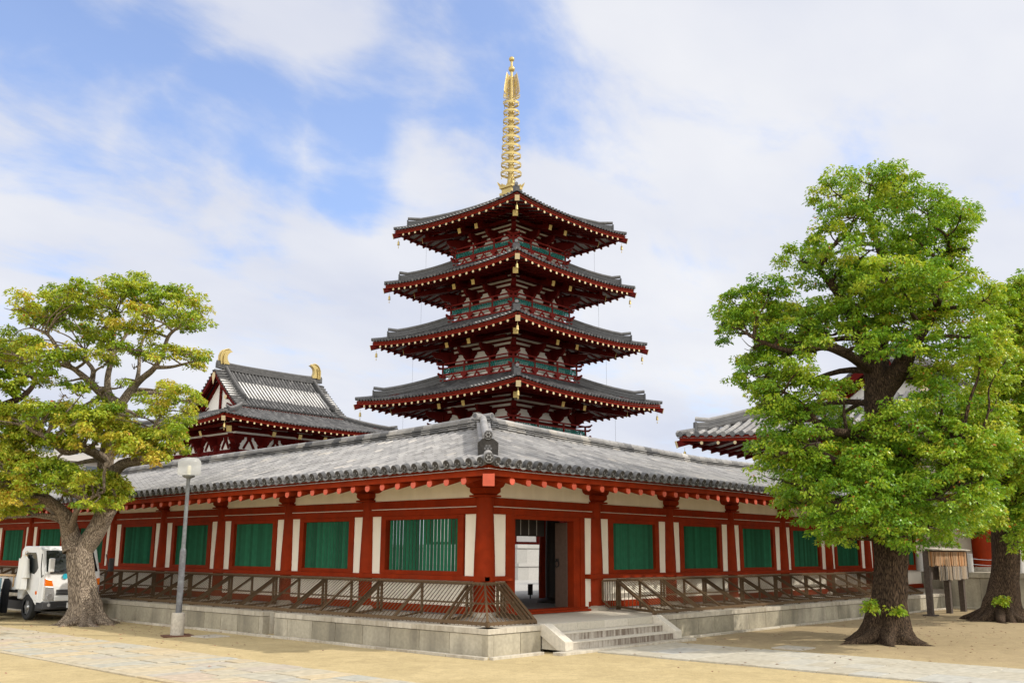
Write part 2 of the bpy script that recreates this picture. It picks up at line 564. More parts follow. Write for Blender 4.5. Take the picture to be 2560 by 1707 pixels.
def bark_mat(name, c1, c2, scale=9.0):
    m = bpy.data.materials.new(name)
    m.use_nodes = True
    t = m.node_tree
    L = t.links.new
    b = t.nodes['Principled BSDF']
    b.inputs['Roughness'].default_value = 0.9
    b.inputs['Specular IOR Level'].default_value = 0.15
    geo = N(t, 'ShaderNodeNewGeometry')
    mp = N(t, 'ShaderNodeMapping')
    mp.inputs['Scale'].default_value = (scale, scale, scale * 0.13)
    L(geo.outputs['Position'], mp.inputs[0])
    v = N(t, 'ShaderNodeTexVoronoi', feature='DISTANCE_TO_EDGE')
    v.inputs['Scale'].default_value = 1.6
    n = N(t, 'ShaderNodeTexNoise')
    n.inputs['Scale'].default_value = 1.4
    n.inputs['Detail'].default_value = 8
    n.inputs['Roughness'].default_value = 0.7
    L(mp.outputs[0], n.inputs['Vector'])
    mv = N(t, 'ShaderNodeVectorMath', operation='MULTIPLY_ADD')
    L(n.outputs['Color'], mv.inputs[0])
    mv.inputs[1].default_value = (0.9, 0.9, 0.9)
    L(mp.outputs[0], mv.inputs[2])
    L(mv.outputs[0], v.inputs['Vector'])
    rp = N(t, 'ShaderNodeMapRange')
    rp.inputs[1].default_value = 0.0
    rp.inputs[2].default_value = 0.22
    L(v.outputs['Distance'], rp.inputs[0])
    mu = N(t, 'ShaderNodeMath', operation='MULTIPLY')
    L(rp.outputs[0], mu.inputs[0])
    L(n.outputs[0], mu.inputs[1])
    cr = N(t, 'ShaderNodeValToRGB')
    cr.color_ramp.elements[0].position = 0.05
    cr.color_ramp.elements[0].color = (*c1, 1)
    cr.color_ramp.elements[1].position = 0.62
    cr.color_ramp.elements[1].color = (*c2, 1)
    L(mu.outputs[0], cr.inputs[0])
    L(cr.outputs[0], b.inputs['Base Color'])
    bp = N(t, 'ShaderNodeBump')
    bp.inputs['Strength'].default_value = 0.9
    bp.inputs['Distance'].default_value = 0.05
    L(mu.outputs[0], bp.inputs['Height'])
    L(bp.outputs[0], b.inputs['Normal'])
    return m


Mt['glass'] = glass_mat()
Mt['globe'] = lampglass_mat()
Mt['bark_pale'] = bark_mat('pale_bark', (0.11, 0.08, 0.058), (0.60, 0.49, 0.37), 26)
Mt['bark_dark'] = bark_mat('dark_bark', (0.028, 0.019, 0.013), (0.175, 0.115, 0.072), 24)
Mt['leaf_green'] = leaf_mat('green_leaves', [(0.0, (0.060, 0.165, 0.012)), (0.40, (0.170, 0.325, 0.020)), (0.75, (0.35, 0.46, 0.034)), (0.95, (0.46, 0.46, 0.05)), (1.0, (0.45, 0.16, 0.04))])
Mt['leaf_yellow'] = leaf_mat('yellow_green_leaves', [(0.0, (0.085, 0.185, 0.013)), (0.35, (0.235, 0.345, 0.020)), (0.75, (0.45, 0.475, 0.045)), (0.94, (0.55, 0.42, 0.06)), (1.0, (0.47, 0.12, 0.04))])


def sand_mat():
    m = bpy.data.materials.new('packed_sand')
    m.use_nodes = True
    t = m.node_tree
    L = t.links.new
    b = t.nodes['Principled BSDF']
    b.inputs['Roughness'].default_value = 0.95
    b.inputs['Specular IOR Level'].default_value = 0.1
    geo = N(t, 'ShaderNodeNewGeometry')
    n1 = N(t, 'ShaderNodeTexNoise')
    n1.inputs['Scale'].default_value = 0.55
    n1.inputs['Detail'].default_value = 9
    n1.inputs['Roughness'].default_value = 0.68
    n2 = N(t, 'ShaderNodeTexNoise')
    n2.inputs['Scale'].default_value = 26
    n2.inputs['Detail'].default_value = 8
    n2.inputs['Roughness'].default_value = 0.75
    for n in (n1, n2):
        L(geo.outputs['Position'], n.inputs['Vector'])
    r1 = N(t, 'ShaderNodeValToRGB')
    r1.color_ramp.elements[0].position = 0.35
    r1.color_ramp.elements[0].color = (0.435, 0.342, 0.180, 1)
    r1.color_ramp.elements[1].position = 0.65
    r1.color_ramp.elements[1].color = (0.515, 0.408, 0.222, 1)
    L(n1.outputs[0], r1.inputs[0])
    mr = N(t, 'ShaderNodeMapRange')
    mr.inputs[1].default_value = 0.3
    mr.inputs[2].default_value = 0.7
    mr.inputs[3].default_value = 0.76
    mr.inputs[4].default_value = 1.14
    L(n2.outputs[0], mr.inputs[0])
    n4 = N(t, 'ShaderNodeTexNoise')
    n4.inputs['Scale'].default_value = 2.3
    n4.inputs['Detail'].default_value = 7
    n4.inputs['Roughness'].default_value = 0.72
    n4.inputs['Distortion'].default_value = 1.2
    L(geo.outputs['Position'], n4.inputs['Vector'])
    m4 = N(t, 'ShaderNodeMapRange')
    m4.inputs[1].default_value = 0.34
    m4.inputs[2].default_value = 0.62
    m4.inputs[3].default_value = 0.86
    m4.inputs[4].default_value = 1.06
    L(n4.outputs[0], m4.inputs[0])
    mm4 = N(t, 'ShaderNodeMath', operation='MULTIPLY')
    L(mr.outputs[0], mm4.inputs[0])
    L(m4.outputs[0], mm4.inputs[1])
    # greyer, darker sand from the steps eastward
    sx = N(t, 'ShaderNodeSeparateXYZ')
    L(geo.outputs['Position'], sx.inputs[0])
    mr2 = N(t, 'ShaderNodeMapRange')
    mr2.inputs[1].default_value = 2.5
    mr2.inputs[2].default_value = 7.0
    ad = N(t, 'ShaderNodeMath', operation='MULTIPLY_ADD')
    L(n1.outputs[0], ad.inputs[0])
    ad.inputs[1].default_value = 5.0
    L(sx.outputs[0], ad.inputs[2])
    L(ad.outputs[0], mr2.inputs[0])
    mm = N(t, 'ShaderNodeMix', data_type='RGBA')
    L(mr2.outputs[0], mm.inputs[0])
    L(r1.outputs[0], mm.inputs[6])
    mm.inputs[7].default_value = (0.37, 0.285, 0.165, 1)
    sc = N(t, 'ShaderNodeVectorMath', operation='SCALE')
    L(mm.outputs[2], sc.inputs[0])
    L(mm4.outputs[0], sc.inputs['Scale'])
    L(sc.outputs[0], b.inputs['Base Color'])
    bp = N(t, 'ShaderNodeBump')
    bp.inputs['Strength'].default_value = 0.35
    bp.inputs['Distance'].default_value = 0.02
    L(n2.outputs[0], bp.inputs['Height'])
    L(bp.outputs[0], b.inputs['Normal'])
    return m


Mt['sand'] = sand_mat()
Mt['paver_warm'] = mat('worn_paver', (0, 0, 0), 0.9, tone=[(0, (0.47, 0.375, 0.235)), (0.3, (0.42, 0.385, 0.30)), (0.55, (0.49, 0.40, 0.26)), (0.8, (0.38, 0.375, 0.325)), (1, (0.46, 0.36, 0.265))],
                       var=0.16, var_scale=2.2, bump=0.3, bump_scale=50, spec=0.1)
Mt['paver_grey'] = mat('grey_paver', (0, 0, 0), 0.9, tone=[(0, (0.40, 0.36, 0.28)), (0.5, (0.45, 0.415, 0.335)), (1, (0.41, 0.40, 0.36))], var=0.14, var_scale=2.5, bump=0.3, bump_scale=50, spec=0.1)

# ---------------------------------------------------------------- ground and paths
def build_ground():
    mb = MB()
    S = 900
    # one sheet, finer near the camera, gently uneven
    xs = [-S, -120] + [x for x in np.linspace(-32, 48, 81)] + [140, S]
    ys = [-S, -120] + [y for y in np.linspace(-32, 48, 81)] + [140, S]
    vs = []
    for y in ys:
        for x in xs:
            near = -31 < x < 47 and -31 < y < 47
            z = 0.018 * mnoise.noise(Vector((x * 0.35, y * 0.35, 3.0))) if near else 0.0
            vs.append((x, y, z - 0.012))
    n = len(xs)
    fs = [(j * n + i, j * n + i + 1, (j + 1) * n + i + 1, (j + 1) * n + i) for j in range(len(ys) - 1) for i in range(n - 1)]
    mb.add(vs, fs)
    structure(mb.build('sand_ground', Mt['sand'], smooth=True))

    # courtyard inside the gallery
    mb = MB()
    mb.add([(5.2, 5.2, 0.56), (120, 5.2, 0.56), (120, 120, 0.56), (5.2, 120, 0.56)], [(0, 1, 2, 3)])
    structure(mb.build('courtyard_gravel', Mt['gravel']))

    def ashlar(x0, x1, y0, y1, seed, minw, maxw):
        r = random.Random(seed)
        out = []

        def split(a, b, c, d):
            w, h = b - a, d - c
            if (w < maxw and h < maxw * 0.62 and r.random() < 0.75) or (w < minw * 1.7 and h < minw * 1.1):
                out.append((a, b, c, d))
                return
            if w * 0.62 > h or h < minw:
                m = a + w * r.uniform(0.36, 0.64)
                split(a, m, c, d)
                split(m, b, c, d)
            else:
                m = c + h * r.uniform(0.36, 0.64)
                split(a, b, c, m)
                split(a, b, m, d)
        split(x0, x1, y0, y1)
        return out
    # long path beside the west wing
    mb = MB()
    r = random.Random(3)
    for y0 in np.arange(-26, 60, 4.3):
        for (a, b, c, d) in ashlar(-9.55, -6.8, y0, y0 + 4.3, int(y0 * 10) + 999, 0.45, 1.25):
            g = 0.016
            z = 0.012 + r.uniform(-0.008, 0.008)
            mb.box((a + g, c + g, -0.1), (b - g, d - g, z), tone=r.random())
    structure(mb.build('stone_path', Mt['paver_warm'], bevel=0.008))
    mb = MB()
    for y0 in np.arange(-26, 60, 2.1):
        mb.box((-9.72, y0 + 0.01, -0.1), (-9.56, y0 + 2.09, 0.012 + r.uniform(-0.012, 0.006)), tone=r.random() * 0.4)
    structure(mb.build('stone_path_edging', Mt['paver_warm'], bevel=0.008))
    # paved walk leading up to the steps
    mb = MB()
    y = -3.95
    k = 0
    while y > -34:
        d = r.choice([0.55, 0.7, 0.85, 0.62])
        xs = [-0.45]
        while xs[-1] < 2.75 - 0.5:
            xs.append(xs[-1] + r.uniform(0.55, 1.25))
        if 2.75 - xs[-1] < 0.4:
            xs[-1] = 2.75
        else:
            xs.append(2.75)
        for a, b in zip(xs, xs[1:]):
            mb.box((a + 0.008, y - d + 0.008, -0.1), (b - 0.008, y - 0.008, 0.022 + r.uniform(-0.004, 0.004)), tone=r.random())
        y -= d
    structure(mb.build('paved_walk', Mt['paver_grey'], bevel=0.008))
    # low kerb line round the plinth
    mb = MB()
    for s0 in np.arange(-3.25, 60, 1.15):
        h = 0.045 + r.uniform(-0.006, 0.006)
        mb.box((-3.38, s0 + 0.006, -0.1), (-3.25, s0 + 1.144, h), tone=r.random())
        if s0 > 3.5 and s0 < 24:
            mb.box((s0 + 0.006, -3.38, -0.1), (s0 + 1.144, -3.25, h), tone=r.random())
    mb.box((-3.24, -3.38, -0.1), (-1.6, -3.25, 0.05), tone=.6)
    mb.box((-1.55, -3.85, -0.1), (3.9, -3.57, 0.05), tone=.7)
    structure(mb.build('kerb', Mt['capstone'], bevel=0.01))
    # dry leaves
    mb = MB()
    for i in range(900):
        if i < 420:
            x, y = r.gauss(-4.6, 1.5), r.gauss(10.5, 4.0)
        elif i < 800:
            x, y = r.gauss(10, 4.5), r.gauss(-7.5, 2.6)
        else:
            x, y = r.uniform(-14, 8), r.uniform(-12, 12)
        if x > -3.0 and y > -3.0:
            continue
        a = r.uniform(0, 6.28)
        L_, w = r.uniform(0.03, 0.06), r.uniform(0.012, 0.026)
        ca, sa = math.cos(a), math.sin(a)
        z = 0.024
        mb.add([(x - L_ * ca, y - L_ * sa, z), (x + w * sa, y - w * ca, z + r.uniform(0.002, .02)), (x + L_ * ca, y + L_ * sa, z + r.uniform(0, .02)), (x - w * sa, y + w * ca, z + .006)],
               [(0, 1, 2, 3)], tone=r.random())
    structure(mb.build('fallen_leaves', Mt['litter']), 'stuff')


build_ground()


# ---------------------------------------------------------------- gallery (roofed cloister corner)
def WL(s, d, z):
    return (-d, s, z)


def WR(s, d, z):
    return (s, -d, z)


B0, BB = 4.65, 3.894
ZF, ZS, ZB = 0.574, 1.57, 3.586       # floor, sill rail top, top of head beam
POSTS = [0.0] + [B0 + BB * i for i in range(11)]


def lerp_pts(s, pts):
    for (a, za), (b, zb) in zip(pts, pts[1:]):
        if s <= b:
            return za + (zb - za) * (s - a) / (b - a)
    return pts[-1][1]


FBL = [(-3, 3.93), (-1.2, 3.905), (2, 3.865), (5.3, 3.83), (9, 3.79), (13, 3.74), (15.2, 3.70), (50, 3.62)]
FBR = [(-3, 3.93), (-1.2, 3.905), (4, 3.91), (8, 3.92), (12, 3.87), (50, 3.85)]
RGL = [(2, 5.78), (3, 5.75), (17, 5.56), (25, 5.42), (60, 5.3)]
RGR = [(2, 5.78), (3, 5.75), (15, 5.50), (18.6, 5.53), (60, 5.45)]
DE, DR = 2.42, -2.65                   # eave edge and ridge line, measured outward from the wall


def bx(mb, W, s0, s1, d0, d1, z0, z1, tone=.5, m=0):
    return mb.box(W(s0, d0, z0), W(s1, d1, z1), tone, m)


def roof_z(wing, s, d):
    fb = lerp_pts(s, FBL if wing == 'L' else FBR) + 0.27
    rz = lerp_pts(max(s, 2.65), RGL if wing == 'L' else RGR)
    t = (DE - d) / (DE - DR)
    return fb + (rz - fb) * (0.86 * t + 0.14 * t * t)


def tile_row(mb, p_of_t, t0, t1, seg, rad, up_fn, across, r, n=5, disc=True, pan=None):
    """one row of half round cover tiles; p_of_t gives the axis point, across the sideways unit vector"""
    k = max(1, int(round((t1 - t0) / seg)))
    across = np.array(across, float)
    for i in range(k):
        ta, tb = t0 + (t1 - t0) * i / k, t0 + (t1 - t0) * (i + 1) / k
        a, b = np.array(p_of_t(ta)), np.array(p_of_t(tb))
        ax = b - a
        ax /= np.linalg.norm(ax)
        up = np.cross(across, ax)
        if up[2] < 0:
            up = -up
        b2 = b + ax * 0.012
        ra, rb = rad * 1.03, rad * 0.96
        vs = []
        for (c, q) in ((a, ra), (b2, rb)):
            for j in range(n + 1):
                th = math.pi * j / n
                vs.append(c + across * (q * math.cos(th)) + up * (q * math.sin(th)))
        fs = [(j, j + 1, n + 2 + j, n + 1 + j) for j in range(n)] + [tuple(range(n + 1))]
        mb.add(vs, fs, tone=min(1, max(0, r.gauss(.5, .13))))


def build_gallery():
    g = thing('cloister_gallery', 'vermilion cloister gallery with green latticed windows and grey tiled roof turning a corner', 'gallery', (0, 0, ZF))
    r = random.Random(11)
    SMAX = {'L': POSTS[-1], 'R': POSTS[7] + 2.5}
    # ---------------- plinth
    DP = 2.94
    pieces = []
    for wing, W in (('L', WL), ('R', WR)):
        mb, cap = MB(), MB()
        pieces.append((mb, cap))
        smax = 46 if wing == 'L' else 24.93
        s = -DP
        first = True
        while s < smax:
            w = 0.18 if first else r.uniform(0.86, 1.12)
            e = min(s + w, smax)
            if wing == 'L' and s < 4.9 < e:
                e = 4.9
            if wing == 'L' and abs(s - 4.9) < 1e-6:
                s = 5.42
                e = s + 0.2
                mb = MB()
                pieces.append((mb, None))
            if wing == 'R' and s < -1.2 < e:
                e = -1.2
            if wing == 'R' and -1.21 < s < 3.4:
                e = min(smax, 3.4)
                mb = MB()
                pieces.append((mb, None))
            else:
                bx(mb, W, s + .008, e - .008, DP - .25, DP - (0 if first or wing == 'R' else 0), -.1, .45 - .004, tone=r.random())
            first = False
            s = e
        s = -DP - .02
        while s < smax:
            e = min(s + r.uniform(0.9, 1.25), smax)
            if wing == 'L' and s < 4.9 < e:
                e = 4.9
            if wing == 'L' and abs(s - 4.9) < 1e-6:
                s = 5.42
                e = s + 0.4
            if wing == 'R' and s < 3.25 and e > -.9:
                bx(cap, W, s + .003, e - .003, DP - .4, DP - .012, .452, ZF, tone=r.random() * .5 + .5)
            else:
                bx(cap, W, s + .005, e - .005, DP - .4, DP + .022, .456, ZF, tone=r.random())
            s = e
    # solid core and paving of the terrace
    core = MB()
    for (a, b) in ((-2.7, 4.9), (5.42, 46)):
        core.box((-2.72, a, -.1), (5.6, b, ZF - .006), tone=.4)
    core.box((-2.3, 4.9, -.1), (5.6, 5.42, ZF - .006), tone=.0)
    core.box((5.6, -2.72, -.1), (30.5, 5.6, ZF - .006), tone=.4)
    core.box((-2.719, -2.71, .2), (5.6, -2.70, ZF - .01), tone=.4)
    for mb, cap in pieces:
        pl = mb.build('plinth', Mt['stone'], g, bevel=0.006)
        if cap:
            cap.build('plinth_cap', Mt['capstone'], pl, bevel=0.006)
    core.build('terrace_paving', Mt['stepstone'], pl)
    fl = MB()
    fl.box((-.15, -.15, .56), (5.3, 46, .60))
    fl.box((5.31, -.15, .56), (30.3, 5.3, .60))
    fl.build('floor', Mt['floor'], g)

    # ---------------- posts with brackets
    def post(W, s, corner=False, back=False):
        mb = MB()
        c = W(s, -5.15 if back else 0, 0)
        k = 1.12 if corner else 1.0
        prof = [(.25 * k, ZF + .02), (.258 * k, 1.2), (.245 * k, 2.0), (.215 * k, 2.9), (.195 * k, ZB)]
        mb.lathe((c[0], c[1], 0), prof, 20)
        p = mb.build('post', Mt['red'], g, smooth=True)
        if back:
            return
        st = MB()
        st.lathe((c[0], c[1], 0), [(.42, ZF - .01), (.40, ZF + .05), (.33, ZF + .10), (.28, ZF + .115)], 20)
        st.build('post_base', Mt['capstone'], p, smooth=True)
        b = MB()
        z = ZB
        for (h0, h1, hw0, hw1) in ((0, .05, .30, .30), (.05, .13, .21, .29), (.13, .24, .29, .29)):
            vs = [(c[0] + sx * w, c[1] + sy * w, z + h) for h, w in ((h0, hw0), (h1, hw1)) for sx, sy in ((-1, -1), (1, -1), (1, 1), (-1, 1))]
            b.add(vs, [(3, 2, 1, 0), (4, 5, 6, 7), (0, 1, 5, 4), (1, 2, 6, 5), (2, 3, 7, 6), (3, 0, 4, 7)])
        poly = [(-.62, .46), (-.62, .36), (-.57, .29), (-.48, .25), (-.40, .24), (.40, .24), (.48, .25), (.57, .29), (.62, .36), (.62, .46)]
        if corner:
            for Wc in (WL, WR):
                b.prism(poly, lambda a, h, t, Wc=Wc: Wc(a, t, z + h), -.13, .135)
            for q in (0, .33, -.33):
                b.box((q - .13, -.14, z + .46), (q + .13, .14, z + .62))
                b.box((-.141, q - .13, z + .462), (.141, q + .13, z + .622))
        else:
            b.prism(poly, lambda a, h, t: W(s + a, t, z + h), -.12, .125)
            for q in (-.42, 0, .42):
                bx(b, W, s + q - .12, s + q + .12, -.13, .13, z + .46, z + .60)
        b.build('bracket', Mt['red'], p, bevel=0.012)

    post(WL, 0, corner=True)
    for wing, W in (('L', WL), ('R', WR)):
        for s in POSTS[1:]:
            if s > SMAX[wing] + .1:
                continue
            post(W, s)
        for s in POSTS[2:]:
            if s > SMAX[wing] + .1:
                continue
            post(W, s, back=True)

    # ---------------- long beams and walls
    for wing, W in (('L', WL), ('R', WR)):
        sm = SMAX[wing]
        mb = MB()
        o = 0.001 if wing == 'R' else 0.0
        s0b = .1 if wing == 'L' else .1
        bx(mb, W, s0b, sm, -.09, .10 + o, 3.36, ZB - .002)
        bx(mb, W, s0b, sm, -.10, .145 + o, 3.16, 3.335)
        mb.build('head_beam', Mt['red'], g, bevel=0.012)
        mb = MB()
        bx(mb, W, s0b, sm, -.05, .085, 3.335, 3.36)
        bx(mb, W, s0b, sm, -.06, .055, ZB, 4.42)
        # lower wall and side panels
        for k in range(len(POSTS) - 1):
            a, b = POSTS[k], POSTS[k + 1]
            if b > sm + .1 and wing == 'R':
                b = sm
            if a >= sm - .1:
                continue
            if wing == 'R' and k == 0:
                bx(mb, W, a + .1, a + .76, -.05, .05, .7, 3.17)
                bx(mb, W, b - .56, b - .1, -.05, .05, .66, 3.17)
            else:
                bx(mb, W, a + .1, b - .1, -.05, .05, .78, 1.46)
                bx(mb, W, a + .1, a + .66, -.05, .05, 1.5, 3.17)
                bx(mb, W, b - .66, b - .1, -.05, .05, 1.5, 3.17)
        mb.build('plaster_wall', Mt['plaster'], g)
        # rails
        mb = MB()
        if wing == 'L':
            bx(mb, W, -.27, sm, .03, .27, 1.445, ZS)
            bx(mb, W, .1, sm, -.08, .09, ZF + .03, .80)
        else:
            bx(mb, W, -.268, .80, .03, .27, 1.446, ZS + .001)
            bx(mb, W, 4.12, sm, .03, .27, 1.446, ZS + .001)
            bx(mb, W, 4.3, sm, -.08, .09, ZF + .03, .80)
            bx(mb, W, .2, .8, -.08, .09, ZF + .03, .80)
        mb.build('sill_rail', Mt['red'], g, bevel=0.012)
        # windows
        for k in range(len(POSTS) - 1):
            a, b = POSTS[k], POSTS[k + 1]
            if a >= sm - .1 or (wing == 'R' and k == 0):
                continue
            if wing == 'R' and b > sm:
                b = sm
            lo, hi = a + (.70 if k == 0 else .62), b - .62
            fr = MB()
            fw, fz = .21, .11
            zt, zb = 3.17, ZS - .02
            bx(fr, W, lo, lo + fw, -.12, .10, zb, zt)
            bx(fr, W, hi - fw, hi, -.12, .10, zb, zt)
            bx(fr, W, lo + fw, hi - fw, -.118, .098, zt - fz - .01, zt)
            bx(fr, W, lo + fw, hi - fw, -.118, .098, zb, zb + fz + .02)
            f = fr.build('window', Mt['red'], g, bevel=0.01)
            lt = MB()
            p, w = .139, .053
            n = int((hi - lo - 2 * fw) / p)
            off = (hi - lo - 2 * fw - n * p) / 2
            for i in range(n):
                s = lo + fw + off + p * (i + .5)
                q = [(s - w, -.02), (s, .038), (s + w, -.02), (s, -.078)]
                vs = [W(x, d, z) for z in (zb + fz, zt - fz) for x, d in q]
                lt.add(vs, [(0, 1, 5, 4), (1, 2, 6, 5), (2, 3, 7, 6), (3, 0, 4, 7)], tone=r.random())
            lt.build('lattice', Mt['green'], f)
    # ---------------- doorway in the first bay of the south wing
    W = WR
    fr = MB()
    bx(fr, W, .74, 1.02, -.10, .11, .62, 3.17)
    bx(fr, W, 1.02, 1.10, -.16, .08, .62, 3.10)
    bx(fr, W, 3.88, 4.08, -.10, .11, .62, 3.17)
    bx(fr, W, 3.60, 3.88, -.16, .08, .62, 3.10)
    bx(fr, W, 1.02, 3.84, -.10, .11, 3.05, 3.168)
    bx(fr, W, .70, 4.14, -.14, .16, .585, .68)
    bx(fr, W, .55, 4.05, .16, .34, .575, .63)
    f = fr.build('doorway', Mt['red'], g, bevel=0.01)
    lf = MB()
    lf.box((3.60, .17, .66), (3.68, .62, 3.02))
    d = lf.build('door', Mt['doorwood'], f, bevel=0.01, label='dark wooden door leaf standing open')
    hd = MB()
    for k in range(14):
        a0, a1 = 2 * math.pi * k / 14, 2 * math.pi * (k + 1) / 14
        c = (3.56, .52, 1.86)
        hd.obox((c[0], c[1] + .075 * math.cos(a0), c[2] + .09 * math.sin(a0)), (c[0], c[1] + .075 * math.cos(a1), c[2] + .09 * math.sin(a1)), .022, .022, up=(1, 0, 0))
    hd.box((3.555, .48, 1.92), (3.6, .56, 2.0))
    hd.build('handle', Mt['black'], d)
    ic = MB()
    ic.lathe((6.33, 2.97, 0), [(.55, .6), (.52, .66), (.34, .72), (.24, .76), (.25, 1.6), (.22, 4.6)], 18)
    ic.build('inner_column', Mt['dark'], g, smooth=True)  # backlit column; its shade is put into the near-black colour
    cu = MB()
    for k in range(7):
        x = 1.12 + .35 * k
        cu.box((x + .008, 1.0, 2.63), (x + .342, 1.06, 3.3), m=0)
        cu.box((x - .012, .985, 2.66), (x + .008, 1.0, 3.2), m=1)
    cu.build('ceiling_screen', [Mt['dark'], Mt['bollard']], f, label='dark boards hanging inside above the doorway')

    # ---------------- roof
    tl = MB()
    sof = MB()
    PITCH_T = .375
    for wing, W in (('L', WL), ('R', WR)):
        smax = 46 if wing == 'L' else 30.8
        # pan surface, outer and courtyard slopes, and soffit
        ss = [-DE] + list(np.arange(-2, 3, .5)) + list(np.arange(3, smax, 2.0)) + [smax]
        for (sa, sb) in zip(ss, ss[1:]):
            for t in range(6):
                da, db = DE + (DR - DE) * t / 6, DE + (DR - DE) * (t + 1) / 6

                def cl(s, d):
                    return max(s, -d)
                q = [(sa, da), (sb, da), (sb, db), (sa, db)]
                q = [(cl(s, d), d) for s, d in q]
                tl.add([W(s, d, roof_z(wing, s, d)) for s, d in q], [(0, 1, 2, 3)], tone=.42)
                sof.add([W(s, d, roof_z(wing, s, d) - .14) for s, d in q], [(0, 1, 2, 3)])
            # courtyard slope
            q = [(max(sa, 2.65), DR), (max(sb, 2.65), DR), (max(sb, 7.6), -7.6), (max(sa, 7.6), -7.6)]
            zz = [roof_z(wing, q[0][0], DR), roof_z(wing, q[1][0], DR), 4.15, 4.15]
            tl.add([W(s, d, z) for (s, d), z in zip(q, zz)], [(0, 1, 2, 3)], tone=.2)
            sof.add([W(s, d, z - .14) for (s, d), z in zip(q, zz)], [(0, 1, 2, 3)])
        # cover tile rows
        s = -DE + .20
        while s < smax:
            dtop = max(DR, -s + .12) if s < 2.65 else DR
            run = DE - dtop
            if run > .15:
                jit = r.uniform(0, .2)
                tile_row(tl, lambda t, s=s: np.array(W(s, DE - t, roof_z(wing, s, DE - t) + .045)), -.02, run, .33, .104, None, W(1, 0, 0), r)
            s += PITCH_T
    # round end tiles and pan-tile lips at the eave
    en = MB()
    for wing, W in (('L', WL), ('R', WR)):
        smax = 46 if wing == 'L' else 30.8
        s = -DE + .20
        while s < smax:
            z = roof_z(wing, s, DE) + .05
            p0, p1 = np.array(W(s, DE - .05, z + .014)), np.array(W(s, DE + .075, z - .022))
            en.tube([p0, p1], [.112, .114], 16, tone=.05 + .45 * r.random())
            q0 = p1 + (p1 - p0) * .02
            en.tube([p1, p1 + (p1 - p0) * .05], [.098, .094], 14, tone=r.random() * .3, m=1)
            ax_, ay_ = np.array(W(1, 0, 0), float), np.array((0, 0, 1.0))
            for a_ in range(6):
                c_ = p1 + (p1 - p0) * .06 + ax_ * .052 * math.cos(a_ * math.pi / 3) + ay_ * .052 * math.sin(a_ * math.pi / 3)
                en.tube([c_, c_ + (p1 - p0) * .08], .022, 6, tone=.5 * r.random() + .2)
            # hanging lip of the pan tile
            zc = z - .06
            nseg = 4
            vs = []
            for dd in (DE - .05, DE + .045):
                for j in range(nseg + 1):
                    u = j / nseg
                    vs.append(W(s + .07 + u * (PITCH_T - .14), dd, zc - .035 * math.sin(math.pi * u)))
            o = nseg + 1
            en.add(vs, [(j, j + 1, o + j + 1, o + j) for j in range(nseg)], tone=.9)
            vs = []
            for zoff in (.0, -.05):
                for j in range(nseg + 1):
                    u = j / nseg
                    vs.append(W(s + .07 + u * (PITCH_T - .14), DE + .045, zc - .035 * math.sin(math.pi * u) + zoff))
            en.add(vs, [(j, j + 1, o + j + 1, o + j) for j in range(nseg)], tone=.55)
            s += PITCH_T
    tl.add(en.v, en.f)
    tl.t[-len(en.f):] = en.t
    tl.mi[-len(en.f):] = [1 + q for q in en.mi]
    roof = tl.build('roof', [Mt['tile'], Mt['tileend'], Mt['tiledark']], g, smooth=True)
    sof.build('soffit', Mt['plaster'], roof)
    # ridge stacks
    rd = MB()
    for wing, W in (('L', WL), ('R', WR)):
        smax = 46 if wing == 'L' else 30.8
        s = 2.3
        while s < smax:
            e = s + .42
            z0, z1 = (lerp_pts(max(q, 2.65), RGL if wing == 'L' else RGR) for q in (s, e))
            lift = .10 * max(0, 1 - (s - 2.3) / 5) ** 2
            t = r.gauss(.45, .2)
            for k, (hw, dz) in enumerate(((.17, .03), (.19, .10), (.16, .17), (.18, .235))):
                w2 = hw + r.uniform(-.008, .008)
                for sg in (-1, 1):
                    pa = np.array(W(s + .003, DR + sg * w2 * .55, z0 + dz + lift))
                    pb = np.array(W(e - .003, DR + sg * w2 * .55, z1 + dz + lift))
                    rd.obox(pa, pb, w2 * .95, .042 if k % 2 else .03, tone=max(0, min(1, t + r.gauss(-.15, .15))))
            rd.tube([W(s, DR, z0 + .31 + lift), W(e + .015, DR, z1 + .31 + lift)], [.105, .098], 10, tone=max(0, min(1, t)))
            s = e
        # crossing end tubes at the corner
        zc = 5.75 + .44
        rd.tube([W(2.9, DR, zc - .01), W(2.28, DR, zc + .01)], [.092, .095], 14, tone=.35)
        rd.tube([W(2.285, DR, zc + .01), W(2.275, DR, zc + .01)], [.07, .07], 14, tone=.0)
    rd.box((2.45, 2.45, 5.6), (2.85, 2.85, 6.12), tone=.2)
    rdg = rd.build('ridge', Mt['tile'], roof, smooth=True)
    # hip line with ogre tile
    hp = MB()

    def hip(u):      # u distance along the diagonal, d = DE - u
        d = DE - u
        return np.array((-d, -d, roof_z('L', -d, d)))
    k = 0
    u = .0
    while u < DE - DR - .1:
        a, b = hip(u), hip(min(u + .32, DE - DR))
        lift = np.array((0, 0, .10 if u < .75 else .40))
        hp.tube([a + lift, b + lift + np.array((0, 0, .005))], [.108, .10], 12, tone=max(0, min(1, r.gauss(.6, .15))))
        if u >= .75:
            for sgn in (-1, 1):
                off = np.array((sgn * .07, -sgn * .07, 0))
                for q in (.05, .13, .21, .29):
                    hp.obox(a + off + np.array((0, 0, q)), b + off + np.array((0, 0, q)), .2, .06, tone=max(0, min(1, r.gauss(.4, .15))))
        u += .32
    hp.build('hip_ridge', Mt['tile'], roof, smooth=True)
    og = MB()
    c = hip(.74)
    dg = np.array((-.7071, -.7071, 0))
    sd = np.array((.7071, -.7071, 0))
    up = np.array((0, 0, 1.0))

    def fo(a, b, t):
        return c + sd * a + up * b + dg * t
